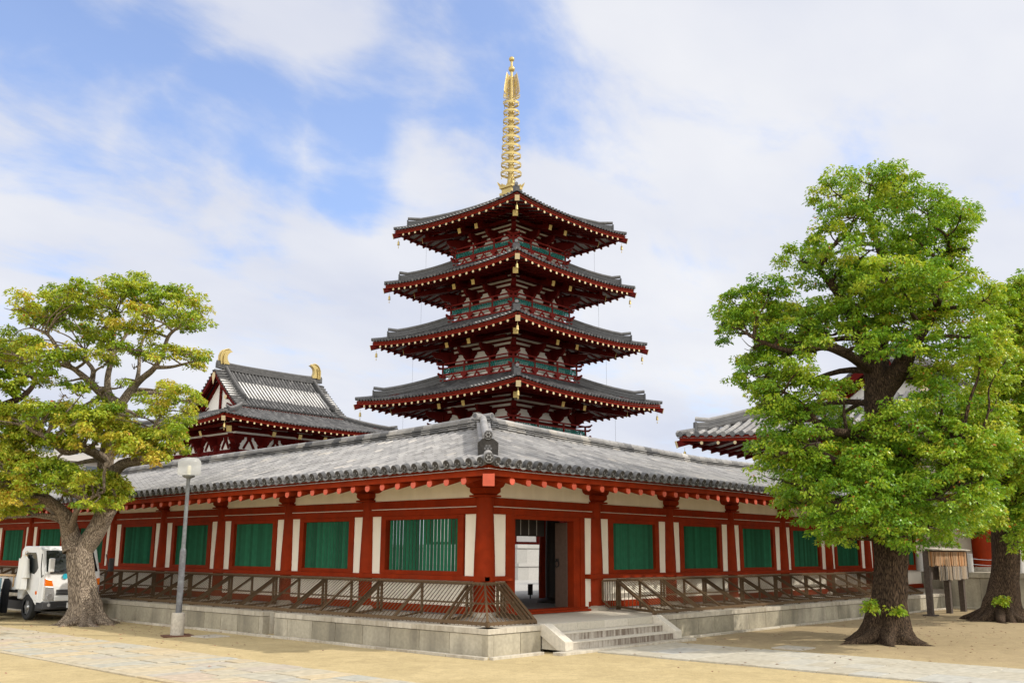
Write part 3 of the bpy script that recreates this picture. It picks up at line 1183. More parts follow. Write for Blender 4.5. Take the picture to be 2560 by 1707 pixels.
    poly = [(-.24, .02), (.24, .02), (.25, .36), (.13, .46), (-.13, .46), (-.25, .36)]
    og.prism(poly, fo, 0, .07, tone=.0, m=1)
    og.prism([(-.19, .07), (.19, .07), (.20, .33), (.10, .41), (-.10, .41), (-.20, .33)], fo, .071, .085, tone=0, m=1)
    for a in range(6):
        th = a * math.pi / 3
        og.tube([fo(.07 * math.cos(th), .22 + .07 * math.sin(th), .08), fo(.07 * math.cos(th), .22 + .07 * math.sin(th), .10)], .032, 8, tone=.35)
    og.tube([fo(0, .22, .08), fo(0, .22, .11)], .03, 8, tone=.35)
    og.build('ridge_end_tile', [Mt['tileend'], Mt['tiledark']], roof, smooth=True)
    e0 = hip(0) + np.array((0, 0, .10))
    for (p, rr) in ((e0 + dg * .0, .125), (c + up * .54 + dg * .02, .112)):
        og = MB()
        og.tube([p - dg * .1, p + dg * .10], rr, 16, tone=.45)
        og.tube([p + dg * .10, p + dg * .125], [rr * .78, rr * .7], 14, tone=.3, m=1)
        for a in range(6):
            th = a * math.pi / 3
            q = p + dg * .125 + sd * (rr * .45 * math.cos(th)) + up * (rr * .45 * math.sin(th))
            og.tube([q, q + dg * .012], rr * .2, 6, tone=.7)
        og.build('round_end_tile', [Mt['tileend'], Mt['tiledark']], roof, smooth=True)

    # fascia and rafters
    fa = MB()
    for wing, W in (('L', WL), ('R', WR)):
        smax = 46 if wing == 'L' else 30.8
        ss = [-2.30 if wing == 'L' else -2.299] + list(np.arange(-2, 6, .5)) + list(np.arange(6, smax + .1, 2.0))
        for a, b in zip(ss, ss[1:]):
            za, zb = lerp_pts(a, FBL if wing == 'L' else FBR), lerp_pts(b, FBL if wing == 'L' else FBR)
            c0, c1 = (a if a > -2.25 else -2.19), b
            vs = [W(a, 2.30, za), W(b, 2.30, zb), W(b, 2.30, zb + .235), W(a, 2.30, za + .235),
                  W(c0, 2.17, za), W(c1, 2.17, zb), W(c1, 2.17, zb + .235), W(c0, 2.17, za + .235)]
            fa.add(vs, [(0, 1, 2, 3), (5, 4, 7, 6), (0, 4, 5, 1), (3, 2, 6, 7)])
    fa.build('eave_fascia', Mt['red'], roof)
    hr = MB()
    a, b = np.array((-2.36, -2.36, 3.80)), np.array((.3, .3, 4.55))
    hr.obox(a, b, .27, .28)
    hr.obox(a - (b - a) / np.linalg.norm(b - a) * .012, a, .272, .282, m=1)
    hr.build('hip_rafter', [Mt['red'], Mt['endpaint']], roof)
    for wing, W in (('L', WL), ('R', WR)):
        smax = 40 if wing == 'L' else 28.4
        s = -1.51
        while s < smax:
            z = lerp_pts(s, FBL if wing == 'L' else FBR) - .095
            din = max(-s + .15, -2.3) if s < 2.3 else -2.3
            mb = MB()
            n = 12
            mb.tube([W(s, 2.31, z), W(s, din, z + .285 * (2.31 - din))], .089, 16)
            mb.tube([W(s, 2.311, z - .0), W(s, 2.325, z - .0)], .089, 16, m=1)
            mb.build('rafter', [Mt['red'], Mt['endpaint']], roof, smooth=True)
            s += .585
    return g


build_gallery()


def build_steps():
    g = thing('stone_steps', 'three pale stone steps with sloping cheek walls below the open doorway', 'steps', (1.15, -3.3, 0))
    for (y0, y1, zt) in ((-3.57, -3.22, .222), (-3.26, -2.93, .398)):
        mb = MB()
        mb.box((-.93, y0, .0), (3.23, -2.90, zt - .03), tone=.4, m=1)
        xs = [-.93, .55, 1.9, 3.23]
        for a, b in zip(xs, xs[1:]):
            mb.box((a + .002, y0 - .012, zt - .03), (b - .002, -2.91, zt), tone=.7, m=0)
        mb.build('step', [Mt['stepstone'], Mt['steprise']], g, bevel=0.006)
    mb = MB()
    xs = [-.93, .1, 1.15, 2.15, 3.23]
    for a, b in zip(xs, xs[1:]):
        mb.box((a + .003, -2.965, .40), (b - .003, -2.6, ZF + .006), tone=rng.random())
    mb.build('landing_edge', Mt['stepstone'], g, bevel=0.006)
    for x0, x1 in ((-1.22, -.94), (3.24, 3.50)):
        mb = MB()
        poly = [(-2.93, .60), (-3.05, .60), (-3.66, .245), (-3.66, .055), (-3.42, .055), (-2.93, .35)]
        mb.prism(poly, lambda a, b, t: (t, a, b), x0, x1, tone=.8)
        mb.prism([(-2.93, .36), (-3.44, .05), (-2.93, .05)], lambda a, b, t: (t, a, b), x0 + .05, x1 - .03, tone=.2)
        mb.build('cheek_wall', Mt['stepstone'], g, bevel=0.008)


build_steps()


# ---------------------------------------------------------------- sloping rain-guard fences on the terrace
def build_fence(name, label, runs, ends):
    g = thing(name, label, 'fence', runs[0][0](runs[0][1], 1.5, ZF))
    DT, ZT, DBm, ZBm = .45, 1.40, 2.60, .65
    SKEW = 1.3           # the bars rake towards the corner

    def sl(W, s, t, off=0.0):
        return np.array(W(s - SKEW * t, DT + (DBm - DT) * t, ZT + (ZBm - ZT) * t + off))
    for (W, sa, sb, corner_a) in runs:
        # rails
        mb = MB()
        for t, w, h, off in ((0, .05, .075, 0), (.5, .05, .04, -.03), (1, .05, .075, -.01)):
            a0 = -(DT + (DBm - DT) * t) + SKEW * t if corner_a else sa
            mb.obox(sl(W, a0, t, off), sl(W, sb, t, off), w, h)
        mb.build('rail', Mt['fence'], g)
        # panels of thin bars between braces
        s = sa if not corner_a else -DBm + SKEW
        p0 = s
        marks = []
        if corner_a:
            q0 = [.08, 1.83, 3.54] + [4.78 + 1.25 * i for i in range(60)]
        else:
            q0 = [sa] + [6.26 + 1.22 * i for i in range(60)]
        for k, q in enumerate(q0):
            if q < sb:
                marks.append((q, k % 2 == 0))
        edges = [p0] + [m for m, dbl in marks if dbl and m > p0 + .3] + [sb]
        for e0, e1 in zip(edges, edges[1:]):
            mb = MB()
            n = max(1, int(round((e1 - e0) / .135)))
            for i in range(n):
                q = e0 + (e1 - e0) * (i + .5) / n
                t0 = 0 if (not corner_a or q > -DT) else (-q - DT) / (DBm - DT - SKEW)
                if t0 > .97:
                    continue
                mb.obox(sl(W, q, t0, .012), sl(W, q, 1.0, .012), .018, .009)
                pz = sl(W, q, 1.0, .012)
                mb.obox(pz, pz + np.array((0, 0, -.075)), .019, .019, up=(1, 0, 0))
            mb.build('bar_panel', Mt['fence'], g)
        for (q, dbl) in marks:
            mb = MB()
            for dq in ((-.075, .075) if dbl else (0,)):
                if q + dq > sb or q + dq < sa:
                    continue
                mb.obox(sl(W, q + dq, 0, -.03), sl(W, q + dq, 1, -.03), .055, .05)
                top = sl(W, q + dq, 0.02, -.04)
                mb.obox((top[0], top[1], ZF), top, .055, .055, up=(1, 0, 0))
                bot = sl(W, q + dq, 1, -.05)
                mb.obox((bot[0], bot[1], ZF - .01), bot, .05, .05, up=(1, 0, 0))
                mb.obox((top[0], top[1], ZF + .06), (bot[0], bot[1], ZF + .05), .04, .04)
            if mb.v:
                mb.build('brace', Mt['fence'], g)
    for (W, s, kind) in ends:
        mb = MB()
        mb.obox(sl(W, s, 0, -.02), sl(W, s, 1, -.02), .055, .06)
        top = sl(W, s, 0, 0)
        mb.obox((top[0], top[1], ZF), top, .06, .06, up=(1, 0, 0))
        bot = sl(W, s, 1, 0)
        mb.obox((bot[0], bot[1], ZF - .02), bot, .06, .06, up=(1, 0, 0))
        mb.obox((top[0], top[1], ZF + .08), (bot[0], bot[1], ZF + .08), .04, .05)
        n = 9
        for i in range(1, n):
            t = i / n
            p = sl(W, s, t)
            mb.obox((p[0], p[1], ZF + .08), p, .014, .014, up=(1, 0, 0))
        if kind == 'return':
            a = np.array(W(s - .62, .40, 0))
            b = np.array(W(s, DT, 0))
            up1, up2 = np.array((0, 0, 1.39)), np.array((0, 0, ZF + .08))
            mb.obox(a + up1, b + up1, .04, .05)
            mb.obox(a + np.array((0, 0, .85)), a + up1, .045, .045, up=(1, 0, 0))
            c = np.array(W(s - .42, .5, 0))
            mb.obox(a + np.array((0, 0, .85)), c + up2, .04, .04)
            mb.obox(c + up2, b + up2, .04, .05)
            for i in range(1, 6):
                q = a + (b - a) * i / 6
                mb.obox(q + up2 + np.array((0, 0, 0.0)), q + up1, .014, .014, up=(1, 0, 0))
        mb.build('end_frame', Mt['fence'], g)


build_fence('guard_fence', 'brown slanting bar fence wrapping the gallery corner next to the doorway', [(WL, -1.2, 45, True), (WR, -1.2, .30, True)], [(WR, .30, 'end')])
build_fence('guard_fence', 'brown slanting bar fence starting between the doorway and the big dark trunk', [(WR, 5.15, 24.7, False)], [(WR, 5.13, 'return')])
# corner hip bar of the west fence
mb = MB()
mb.obox((-.50, -.50, 1.375), (-2.60, -2.60, .67), .05, .05)
mb.obox((-2.60, -2.60, ZF - .02), (-2.60, -2.60, .66), .06, .06, up=(1, 0, 0))
mb.build('corner_bar', Mt['fence'], bpy.data.objects['guard_fence'])

# ---------------------------------------------------------------- shared temple roof pieces
SIDES = [((-1, 0), (0, 1)), ((1, 0), (0, -1)), ((0, -1), (-1, 0)), ((0, 1), (1, 0))]     # outward normal, along


def ring_roof(parent, cx, cy, hx, hy, tx, ty, ze, zt, lift, tilemat, pitch=.33, raft=.62, curve=.72, body=3.0, hip_end=.87, hipstack=.42,
              bells=True, rad=.09, name='roof', paint='darkred', sides=SIDES, white_soffit=True, seed=1):
    """hipped ring roof: outer half sizes hx,hy at height ze (middle of the eave), inner tx,ty at height zt; corners lifted"""
    r = random.Random(seed)

    def P(n, al, s, v, dz=0.0):
        # s along the side in metres at the eave, v 0 eave .. 1 top
        Hn, Tn = (hx, tx) if n[0] else (hy, ty)
        Ha, Ta = (hy, ty) if n[0] else (hx, tx)
        o = Hn + (Tn - Hn) * v
        z = ze + lift * min(1.0, abs(s) / Ha) ** 2.6 * (1 - v) ** 1.6 + (zt - ze) * (curve * v + (1 - curve) * v * v) + dz
        return (cx + n[0] * o + al[0] * s, cy + n[1] * o + al[1] * s, z)
    tl, sof, en, fa, ra, cap = MB(), MB(), MB(), MB(), MB(), MB()
    for n, al in sides:
        Ha, Ta = (hy, ty) if n[0] else (hx, tx)
        Hn = hx if n[0] else hy
        NS, NV = 16, 6
        for j in range(NV):
            for i in range(NS):
                v0, v1 = j / NV, (j + 1) / NV
                q = []
                for (u, v) in ((i / NS, v0), ((i + 1) / NS, v0), ((i + 1) / NS, v1), (i / NS, v1)):
                    half = Ha + (Ta - Ha) * v
                    q.append(P(n, al, (u * 2 - 1) * half, v))
                tl.add(q, [(0, 1, 2, 3)], tone=.05)
                if v0 < .7:
                    sof.add([(a, b, c - .16) for a, b, c in q], [(0, 1, 2, 3)])
        # tile rows
        s = -Ha + .12
        while s < Ha - .05:
            vtop = min(1.0, (Ha - abs(s)) / max(1e-6, (Ha - Ta)))
            if vtop > .03:
                run = math.hypot(Hn - (tx if n[0] else ty), zt - ze) * vtop
                tile_row(tl, lambda t, s=s: np.array(P(n, al, s, t, .03)), 0.0, vtop, max(.05, .55 / max(run, .4) * vtop), rad, None, (al[0], al[1], 0), r, n=4)
                p = np.array(P(n, al, s, 0, .05))
                nv = np.array((n[0], n[1], -.25))
                en.tube([p - nv * .02, p + nv * .06], rad * 1.12, 8, tone=r.random() * .7)
            s += pitch
        # fascia
        k = 24
        for i in range(k):
            sa, sb = (-1 + 2 * i / k) * Ha * .985, (-1 + 2 * (i + 1) / k) * Ha * .985
            a, b = np.array(P(n, al, sa, .015)), np.array(P(n, al, sb, .015))
            ia = np.array((-n[0] * .12, -n[1] * .12, 0))
            dn1, dn2 = np.array((0, 0, -.06)), np.array((0, 0, -.34))
            fa.add([a + dn1, b + dn1, b + dn2, a + dn2, a + dn1 + ia, b + dn1 + ia, b + dn2 + ia, a + dn2 + ia],
                   [(0, 1, 2, 3), (5, 4, 7, 6), (3, 2, 6, 7), (0, 4, 5, 1)])
        # rafters with gilded ends
        cnt = int(2 * Ha / raft)
        for i in range(1, cnt - 1):
            s = -Ha + 2 * Ha * (i + .5) / cnt
            vin = min(.62, (Ha - abs(s)) / (Ha - Ta) * 1.0)
            p0 = np.array(P(n, al, s, .022, -.43))
            e = np.array(P(n, al, s, 0.022 + .5, 0))
            d = np.array((-n[0], -n[1], .22))
            L_ = max(.3, min(Hn - body, (Ha - abs(s)) + .05))
            nv = np.array((n[0], n[1], 0.0))
            ra.tube([p0, p0 + d * L_], .085, 6)
            cap.tube([p0 + nv * .0, p0 + nv * .02], .092, 10)
    o_ = len(tl.v)
    tl.add(en.v, en.f)
    tl.t[-len(en.f):] = en.t
    rf = tl.build(name, tilemat, parent, fixn=False)
    sof.build('soffit', Mt['shadeplaster'] if white_soffit else Mt[paint], rf)
    fa.build('eave_fascia', Mt['liteave'], rf)
    ra.add(cap.v, cap.f, .5, 1)
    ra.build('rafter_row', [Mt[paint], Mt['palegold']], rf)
    # hips
    for sx in (-1, 1):
        for sy in (-1, 1):
            def C(v, dz=0.0):
                z = ze + lift * (1 - v) ** 1.6 + (zt - ze) * (curve * v + (1 - curve) * v * v) + dz
                return np.array((cx + sx * (hx + (tx - hx) * v), cy + sy * (hy + (ty - hy) * v), z))
            hp = MB()
            pts = [C(v, .10) for v in np.linspace(0.0, 1, 9)]
            hp.tube(pts, .12, 8, tone=.5)
            ve = 1 - hip_end
            vv = np.linspace(ve, 1, 8)
            for lay in range(4):
                w = .30 - .03 * (lay % 2)
                z0 = .1 + lay * hipstack / 4.4
                pp = [C(v, z0 + .10 * max(0, 1 - (v - ve) / .12)) for v in vv]
                for a, b in zip(pp, pp[1:]):
                    hp.obox(a, b, w, hipstack / 4.4 * (.95 if lay % 2 else .7), tone=.15 + .2 * r.random())
            pp = [C(v, .14 + hipstack + .20 * max(0, 1 - (v - ve) / .12)) for v in vv]
            hp.tube(pp, .12, 8, tone=.65)
            e = C(ve)
            out = np.array((sx * .7071, sy * .7071, 0))
            hp.obox(e + np.array((0, 0, .0)), e + np.array((0, 0, hipstack + .16)), .46, .10, up=tuple(out), tone=.05)
            hp.build('hip_ridge', tilemat, rf)
            # corner rafter with gilded plate and bell
            cr_ = MB()
            a = C(0) - np.array((0, 0, .52)) + out * .02
            inn = C(0.0) + np.array((-out[0] * 3.2, -out[1] * 3.2, .35))
            cr_.obox(a, inn, .26, .34)
            crf = cr_.build('corner_rafter', Mt[paint], rf)
            pl = MB()
            pl.obox(a, a + (a - inn) / np.linalg.norm(a - inn) * .03, .31, .38)
            pl.build('gilded_plate', Mt['palegold'], rf)
            if bells:
                b_ = MB()
                p = a - out * .42
                b_.lathe((p[0], p[1], p[2] - .17), [(.012, 0), (.012, -.18), (.05, -.2), (.075, -.28), (.085, -.46), (.10, -.50), (.07, -.50)], 10)
                b_.lathe((p[0], p[1], p[2] - .17), [(.010, -.5), (.010, -.62), (.03, -.64), (.025, -.74)], 6)
                b_.build('wind_bell', Mt['gold'], rf, smooth=True)
    return rf


def cloud_poly(w0, w1, h):
    """half-symmetric bracket outline widening upward in rounded lobes"""
    right = [(w0, 0), (w0, .18 * h), (w0 + .25 * (w1 - w0), .24 * h), (w0 + .5 * (w1 - w0), .38 * h), (w0 + .62 * (w1 - w0), .55 * h), (w0 + .85 * (w1 - w0), .60 * h), (w1, .72 * h), (w1, h)]
    return right + [(-a, b) for a, b in reversed(right)]


# ---------------------------------------------------------------- pagoda
PCX, PCY = 33.03, 29.21


def build_pagoda():
    g = thing('pagoda', 'tall five storey red pagoda with dark tiled roofs and gilded spire', 'pagoda', (PCX, PCY, .56))
    # stone base in two tiers
    mb = MB()
    r = random.Random(5)
    for (h, z0, z1, capz) in ((7.9, .5, 1.32, 1.52), (7.05, 1.50, 2.38, 2.62)):
        for n, al in SIDES:
            s = -h
            while s < h - .01:
                e = min(h, s + r.uniform(.95, 1.35))
                p = [(PCX + n[0] * (h - .3) + al[0] * (s + .006), PCY + n[1] * (h - .3) + al[1] * (s + .006), z0), (PCX + n[0] * h + al[0] * (e - .006), PCY + n[1] * h + al[1] * (e - .006), z1)]
                mb.box(p[0], p[1], tone=r.random())
                c0, c1 = s + .003, e - .003
                mb.box((PCX + n[0] * (h - .4) + al[0] * c0, PCY + n[1] * (h - .4) + al[1] * c0, z1 + .012), (PCX + n[0] * (h + .06) + al[0] * c1, PCY + n[1] * (h + .06) + al[1] * c1, capz), tone=.5 + .5 * r.random())
                s = e
        mb.box((PCX - h + .02, PCY - h + .02, z0), (PCX + h - .02, PCY + h - .02, capz - .01), tone=.3)
    mb.build('stone_base', Mt['whitestone'], g)

    HB = [3.95, 3.24, 2.96, 2.62, 2.34]
    HR = [8.55, 7.86, 7.15, 6.58, 6.19]
    ZE = [8.0, 12.38, 16.72, 21.02, 25.22]
    DECK = [2.62, 10.15, 14.56, 18.93, 23.24]
    BH = [0, 3.86, 3.44, 3.08, 2.89]
    for i in range(5):
        hb, hr, ze, dk = HB[i], HR[i], ZE[i], DECK[i]
        top_h, top_z = (BH[i + 1] - .15, DECK[i + 1] - .42) if i < 4 else (.5, 27.75)
        # walls
        mb = MB()
        zt = ze + .95
        for n, al in SIDES:
            def F(s, z, o=0.0, n=n, al=al, hb=hb):
                return (PCX + n[0] * (hb + o) + al[0] * s, PCY + n[1] * (hb + o) + al[1] * s, z)
            a, b = F(-hb, dk), F(hb, zt, -.12)
            mb.box(a, b)
        wall = mb.build('storey_wall', Mt['pplaster'], g)
        fr = MB()
        cols = [-hb, -hb * .36, hb * .36, hb]
        zb0 = ze - 1.42 if i else ze - 1.6
        for n, al in SIDES:
            def F(s, z, o=0.0, n=n, al=al, hb=hb):
                return np.array((PCX + n[0] * (hb + o) + al[0] * s, PCY + n[1] * (hb + o) + al[1] * s, z))
            # columns, tie beams
            for c in cols[:-1]:
                q = F(c, dk)
                fr.lathe((q[0], q[1], 0), [(.24, dk - .05), (.25, dk + (zb0 - dk) * .4), (.21, zb0)], 10)
            for (z, hh, o) in ((dk + .1, .2, .08), (zb0 - .08, .2, .12), (zb0 + .80, .15, .07), (zb0 + 1.13, .15, .07), (zb0 + 1.46, .16, .09), (zb0 + 1.8, .2, .09)):
                p, q = F(-hb - .1, z - hh / 2, -.05), F(hb + .1, z + hh / 2, o)
                fr.box(p, q)
            if i == 0:
                for c in (-hb * .68, hb * .68):
                    fr.box(F(c - .45, 4.4, -.05), F(c + .45, 6.0, .06))
                fr.box(F(-hb * .3, 2.6, -.05), F(hb * .3, 6.0, .05))
            # cloud brackets in the wall plane
            for c in cols:
                q = F(c, zb0)
                fr.lathe((q[0], q[1], zb0), [(.30, 0), (.22, .0), (.30, .14), (.30, .26)], 8)
                poly = [(a, b + .16) for a, b in cloud_poly(.20, .62, .62)]
                if abs(c) == hb:
                    poly = [(max(-.3, a) if c < 0 else min(.3, a), b) for a, b in poly]
                fr.prism(poly, lambda a, b, t, c=c: F(c + a, zb0 + b, t), .0, .13)
            # projecting bracket arms and tail rafters
            reach = (hr - hb) * .56
            for c in cols[1:3]:
                arm = [(-.1, .10), (.35, .14), (.62, .30), (.70, .46), (1.0, .52), (1.22, .70), (1.28, .86), (1.28, 1.0), (-.1, 1.0)]
                sc = reach / 2.3
                fr.prism(arm, lambda a, b, t, c=c: F(c + t, zb0 + b, a * sc), -.12, .12)
                fr.obox(F(c, zb0 + 1.58, -.1), F(c, zb0 + .93, reach * 1.03), .24, .30)
                fr.box(F(c - .14, zb0 + 1.05, reach * .78), F(c + .14, zb0 + 1.4, reach * .78 + .26))
            # eave purlin carried by the tail rafters
            zp = zb0 + 1.50
            fr.box(F(-hb - reach * .86, zp - .11, reach * .82), F(hb + reach * .86, zp + .11, reach * .82 + .2))
            fr.box(F(-hb - .3, zp - .36, reach * .40), F(hb + .3, zp - .16, reach * .40 + .18))
        # corner arms on the diagonal
        for sx in (-1, 1):
            for sy in (-1, 1):
                c = np.array((PCX + sx * hb, PCY + sy * hb, 0))
                o = np.array((sx * .7071, sy * .7071, 0))
                sd = np.array((-o[1], o[0], 0))
                rc = (hr - hb) * .60 * 1.414
                arm = [(-.1, .10), (.4, .14), (.70, .32), (.80, .48), (1.2, .55), (1.45, .75), (1.5, 1.0), (-.1, 1.0)]
                fr.prism(arm, lambda a, b, t: c + o * a + sd * t + np.array((0, 0, zb0 + b)), -.16, .16)
                fr.obox(c + np.array((0, 0, zb0 + 1.58)), c + o * rc + np.array((0, 0, zb0 + .98)), .30, .34)
                q = c + o * rc + np.array((0, 0, zb0 + 1.2))
                fr.obox(q - o * .45, q + np.array((0, 0, .34)) - o * .45, .36, .36)
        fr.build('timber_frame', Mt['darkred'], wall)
        gp = MB()
        for n, al in SIDES:
            def F(s, z, o=0.0, n=n, al=al, hb=hb):
                return np.array((PCX + n[0] * (hb + o) + al[0] * s, PCY + n[1] * (hb + o) + al[1] * s, z))
            reach = (hr - hb) * .56
            for c in cols[1:3]:
                a, b = F(c, zb0 + 1.58, -.1), F(c, zb0 + .93, reach * 1.03)
                d = (b - a) / np.linalg.norm(b - a)
                MB().obox(b, b + d * .03, .29, .36).build('gilded_plate', Mt['gold'], wall)
        for sx in (-1, 1):
            for sy in (-1, 1):
                c = np.array((PCX + sx * hb, PCY + sy * hb, 0))
                o = np.array((sx * .7071, sy * .7071, 0))
                rc = (hr - hb) * .60 * 1.414
                a, b = c + np.array((0, 0, zb0 + 1.58)), c + o * rc + np.array((0, 0, zb0 + .98))
                d = (b - a) / np.linalg.norm(b - a)
                MB().obox(b, b + d * .03, .36, .40).build('gilded_plate', Mt['gold'], wall)
        # balcony
        if i:
            bh = BH[i]
            bl, tw, gy = MB(), MB(), MB()
            for n, al in SIDES:
                def F(s, z, o=0.0, n=n, al=al, bh=bh):
                    return np.array((PCX + n[0] * (bh + o) + al[0] * s, PCY + n[1] * (bh + o) + al[1] * s, z))
                e = .34
                for (z, hh, w, ext) in ((dk - .36, .10, .12, .25), (dk + .06, .13, .13, e), (dk + .55, .09, .09, e), (dk + .86, .09, .10, e + .12)):
                    bl.obox(F(-bh - ext, z, 0), F(bh + ext, z, 0), w, hh)
                    if ext > .3:      # upturned rail ends
                        for sg in (-1, 1):
                            bl.obox(F(sg * (bh + ext), z, 0), F(sg * (bh + ext + .16), z + .07, 0), w * .95, hh)
                for c in (-bh, -bh * .36, bh * .36):
                    q = F(c, 0)
                    bl.box((q[0] - .055, q[1] - .055, dk - .36), (q[0] + .055, q[1] + .055, dk + .88))
                for c in (-bh, -bh * .36, bh * .36, bh):
                    bl.prism([(-.12, 0), (.12, 0), (.12, .10), (.26, .16), (.30, .30), (-.30, .30), (-.26, .16), (-.12, .10)], lambda a, b, t, c=c: F(c + a, dk - .30 + b, t), -.10, .10)
                for c in (-bh * .68, 0, bh * .68):
                    for sg in (-1, 1):
                        bl.obox(F(c, dk - .04, 0), F(c + sg * .26, dk - .32, 0), .08, .10)
                gy.box(F(-bh + .3, dk - .36, -.35), F(bh - .3, dk + .0, -.25))
                # floor
                # interlocking key pattern lattice
                zl, zh = dk + .13, dk + .50
                s = -bh + .08
                kk = 0
                while s < bh - .08:
                    w = .022
                    u = .25
                    tw.box(F(s, zl, -w), F(s + .035, zh - .08, w))
                    tw.box(F(s, zh - .125, -w), F(s + u * .75, zh - .08, w))
                    tw.box(F(s + u * .5, zl + .07, -w), F(s + u * .5 + .035, zh, w))
                    tw.box(F(s + u * .5, zl + .07, -w), F(s + u * 1.15, zl + .105, w))
                    s += u
                tw.box(F(-bh + .05, zl - .02, -.02), F(bh - .05, zl + .012, .02))
                tw.box(F(-bh + .05, zh - .012, -.02), F(bh - .05, zh + .02, .02))
            gy.box((PCX - bh, PCY - bh, dk - .05), (PCX + bh, PCY + bh, dk + .02))
            b_ = bl.build('balcony', Mt['litbal'], g)
            tw.build('balcony_lattice', Mt['teal'], b_)
            gy.build('balcony_floor', Mt['pplaster'], b_)
        ring_roof(g, PCX, PCY, hr, hr, top_h, top_h, ze, top_z, .36, Mt['ptile'], body=hb, seed=20 + i, name='storey_roof', curve=.60 if i < 4 else .58,
                  hip_end=.80 if i < 4 else .87)
    # lightning wires between the eaves
    wr = MB()
    for i in range(4):
        for sx, sy in ((-1, 1), (1, -1)):
            h = BH[i + 1] + 1.55
            wr.tube([(PCX + sx * h, PCY + sy * h, DECK[i + 1] - .8), (PCX + sx * h, PCY + sy * h, ZE[i + 1] + .4)], .009, 4)
    wr.build('lightning_wire', Mt['steel'], g)
    # ---- spire
    sp = MB()
    z = 28.55
    for (h, z0, z1) in ((.55, 27.3, 28.46), (.62, 28.45, 28.62), (.50, 28.62, 28.98), (.62, 28.98, 29.14)):
        sp.box((PCX - h, PCY - h, z0), (PCX + h, PCY + h, z1))
    for sx in (-1, 1):
        for sy in (-1, 1):
            c = np.array((PCX + sx * .60, PCY + sy * .60, 29.12))
            o = np.array((sx * .7071, sy * .7071, 0))
            for n2 in ((0, -sy), (-sx, 0)):
                al = np.array((n2[0], n2[1], 0))
                sp.prism([(0, 0), (.58, 0), (.5, .12), (.42, .08), (.33, .24), (.22, .12), (.10, .26), (-.04, .42), (-.06, .22)],
                         lambda a, b, t: c + al * a + o * (t + b * .35) + np.array((0, 0, b)), -.02, .02)
    sp.lathe((PCX, PCY, 0), [(.34, 29.14), (.30, 29.5), (.26, 29.9), (.22, 30.2), (.20, 33.0), (.165, 36.2), (.13, 36.3), (.10, 38.3), (.085, 39.6)], 16)
    spire = sp.build('spire', Mt['gold'], g, smooth=True)
    for k in range(9):
        f = k / 8
        zc = 30.22 + (35.95 - 30.22) * f + .0
        rr = .80 - .21 * f
        hh = .18 - .02 * f
        rb = MB()
        rb.lathe((PCX, PCY, zc), [(rr, -hh / 2), (rr * 1.01, hh / 2), (rr - .04, hh / 2), (rr - .04, -hh / 2), (rr, -hh / 2)], 36, caps=False)
        for q in range(8):
            a = q * math.pi / 4 + .3
            rb.obox((PCX + .15 * math.cos(a), PCY + .15 * math.sin(a), zc - .02), (PCX + (rr - .03) * math.cos(a), PCY + (rr - .03) * math.sin(a), zc - .02), .05, .05)
            if q % 2 == 0:
                p = (PCX + (rr - .01) * math.cos(a), PCY + (rr - .01) * math.sin(a), zc - hh / 2)
                rb.lathe(p, [(.012, 0), (.03, -.06), (.045, -.16), (.02, -.18)], 6)
        rb.lathe((PCX, PCY, zc), [(.2, -.16), (.25, -.05), (.25, .05), (.2, .16)], 14)
        rb.build('spire_ring', Mt['gold'], spire, smooth=True)
    for q in range(4):      # pierced flame plates
        a = q * math.pi / 2
        fl = MB()
        ca, sa = math.cos(a), math.sin(a)

        def F(x, zz, t=0):
            return (PCX + ca * x - sa * t, PCY + sa * x + ca * t, zz)
        rr = random.Random(60 + q)
        for zz, w in ((36.25, .88), (36.45, .88)):
            fl.obox(F(.08, zz), F(w, zz), .03, .05)
        for x in np.linspace(.12, .84, 7):
            fl.obox(F(x, 36.25), F(x, 36.45), .03, .04, up=(ca, sa, 0))
        for k in range(15):
            zz = 36.5 + k * .115
            w = .82 - .30 * (k / 14) ** 1.3
            x0 = .1
            pts = [F(x0, zz), F(x0 + (w - x0) * .35, zz + .10), F(x0 + (w - x0) * .65, zz + .05), F(w, zz + .22), F(w + .05, zz + .36)]
            fl.tube(pts, [.03, .035, .035, .03, .005], 5)
            c = (x0 + (w - x0) * rr.uniform(.35, .7), zz + .12)
            th = [F(c[0] + .07 * math.cos(t), c[1] + .07 * math.sin(t)) for t in np.linspace(0, 5.2, 8)]
            fl.tube(th, .02, 5)
        fl.build('flame_plate', Mt['gold'], spire)
    jw = MB()
    for (zc, rr) in ((38.88, .25), (39.72, .215)):
        jw.lathe((PCX, PCY, zc), [(rr * math.sin(t), -rr * math.cos(t)) for t in np.linspace(.05, math.pi - .05, 10)], 16)
    jw.build('jewel', Mt['gold'], spire, smooth=True)


build_pagoda()


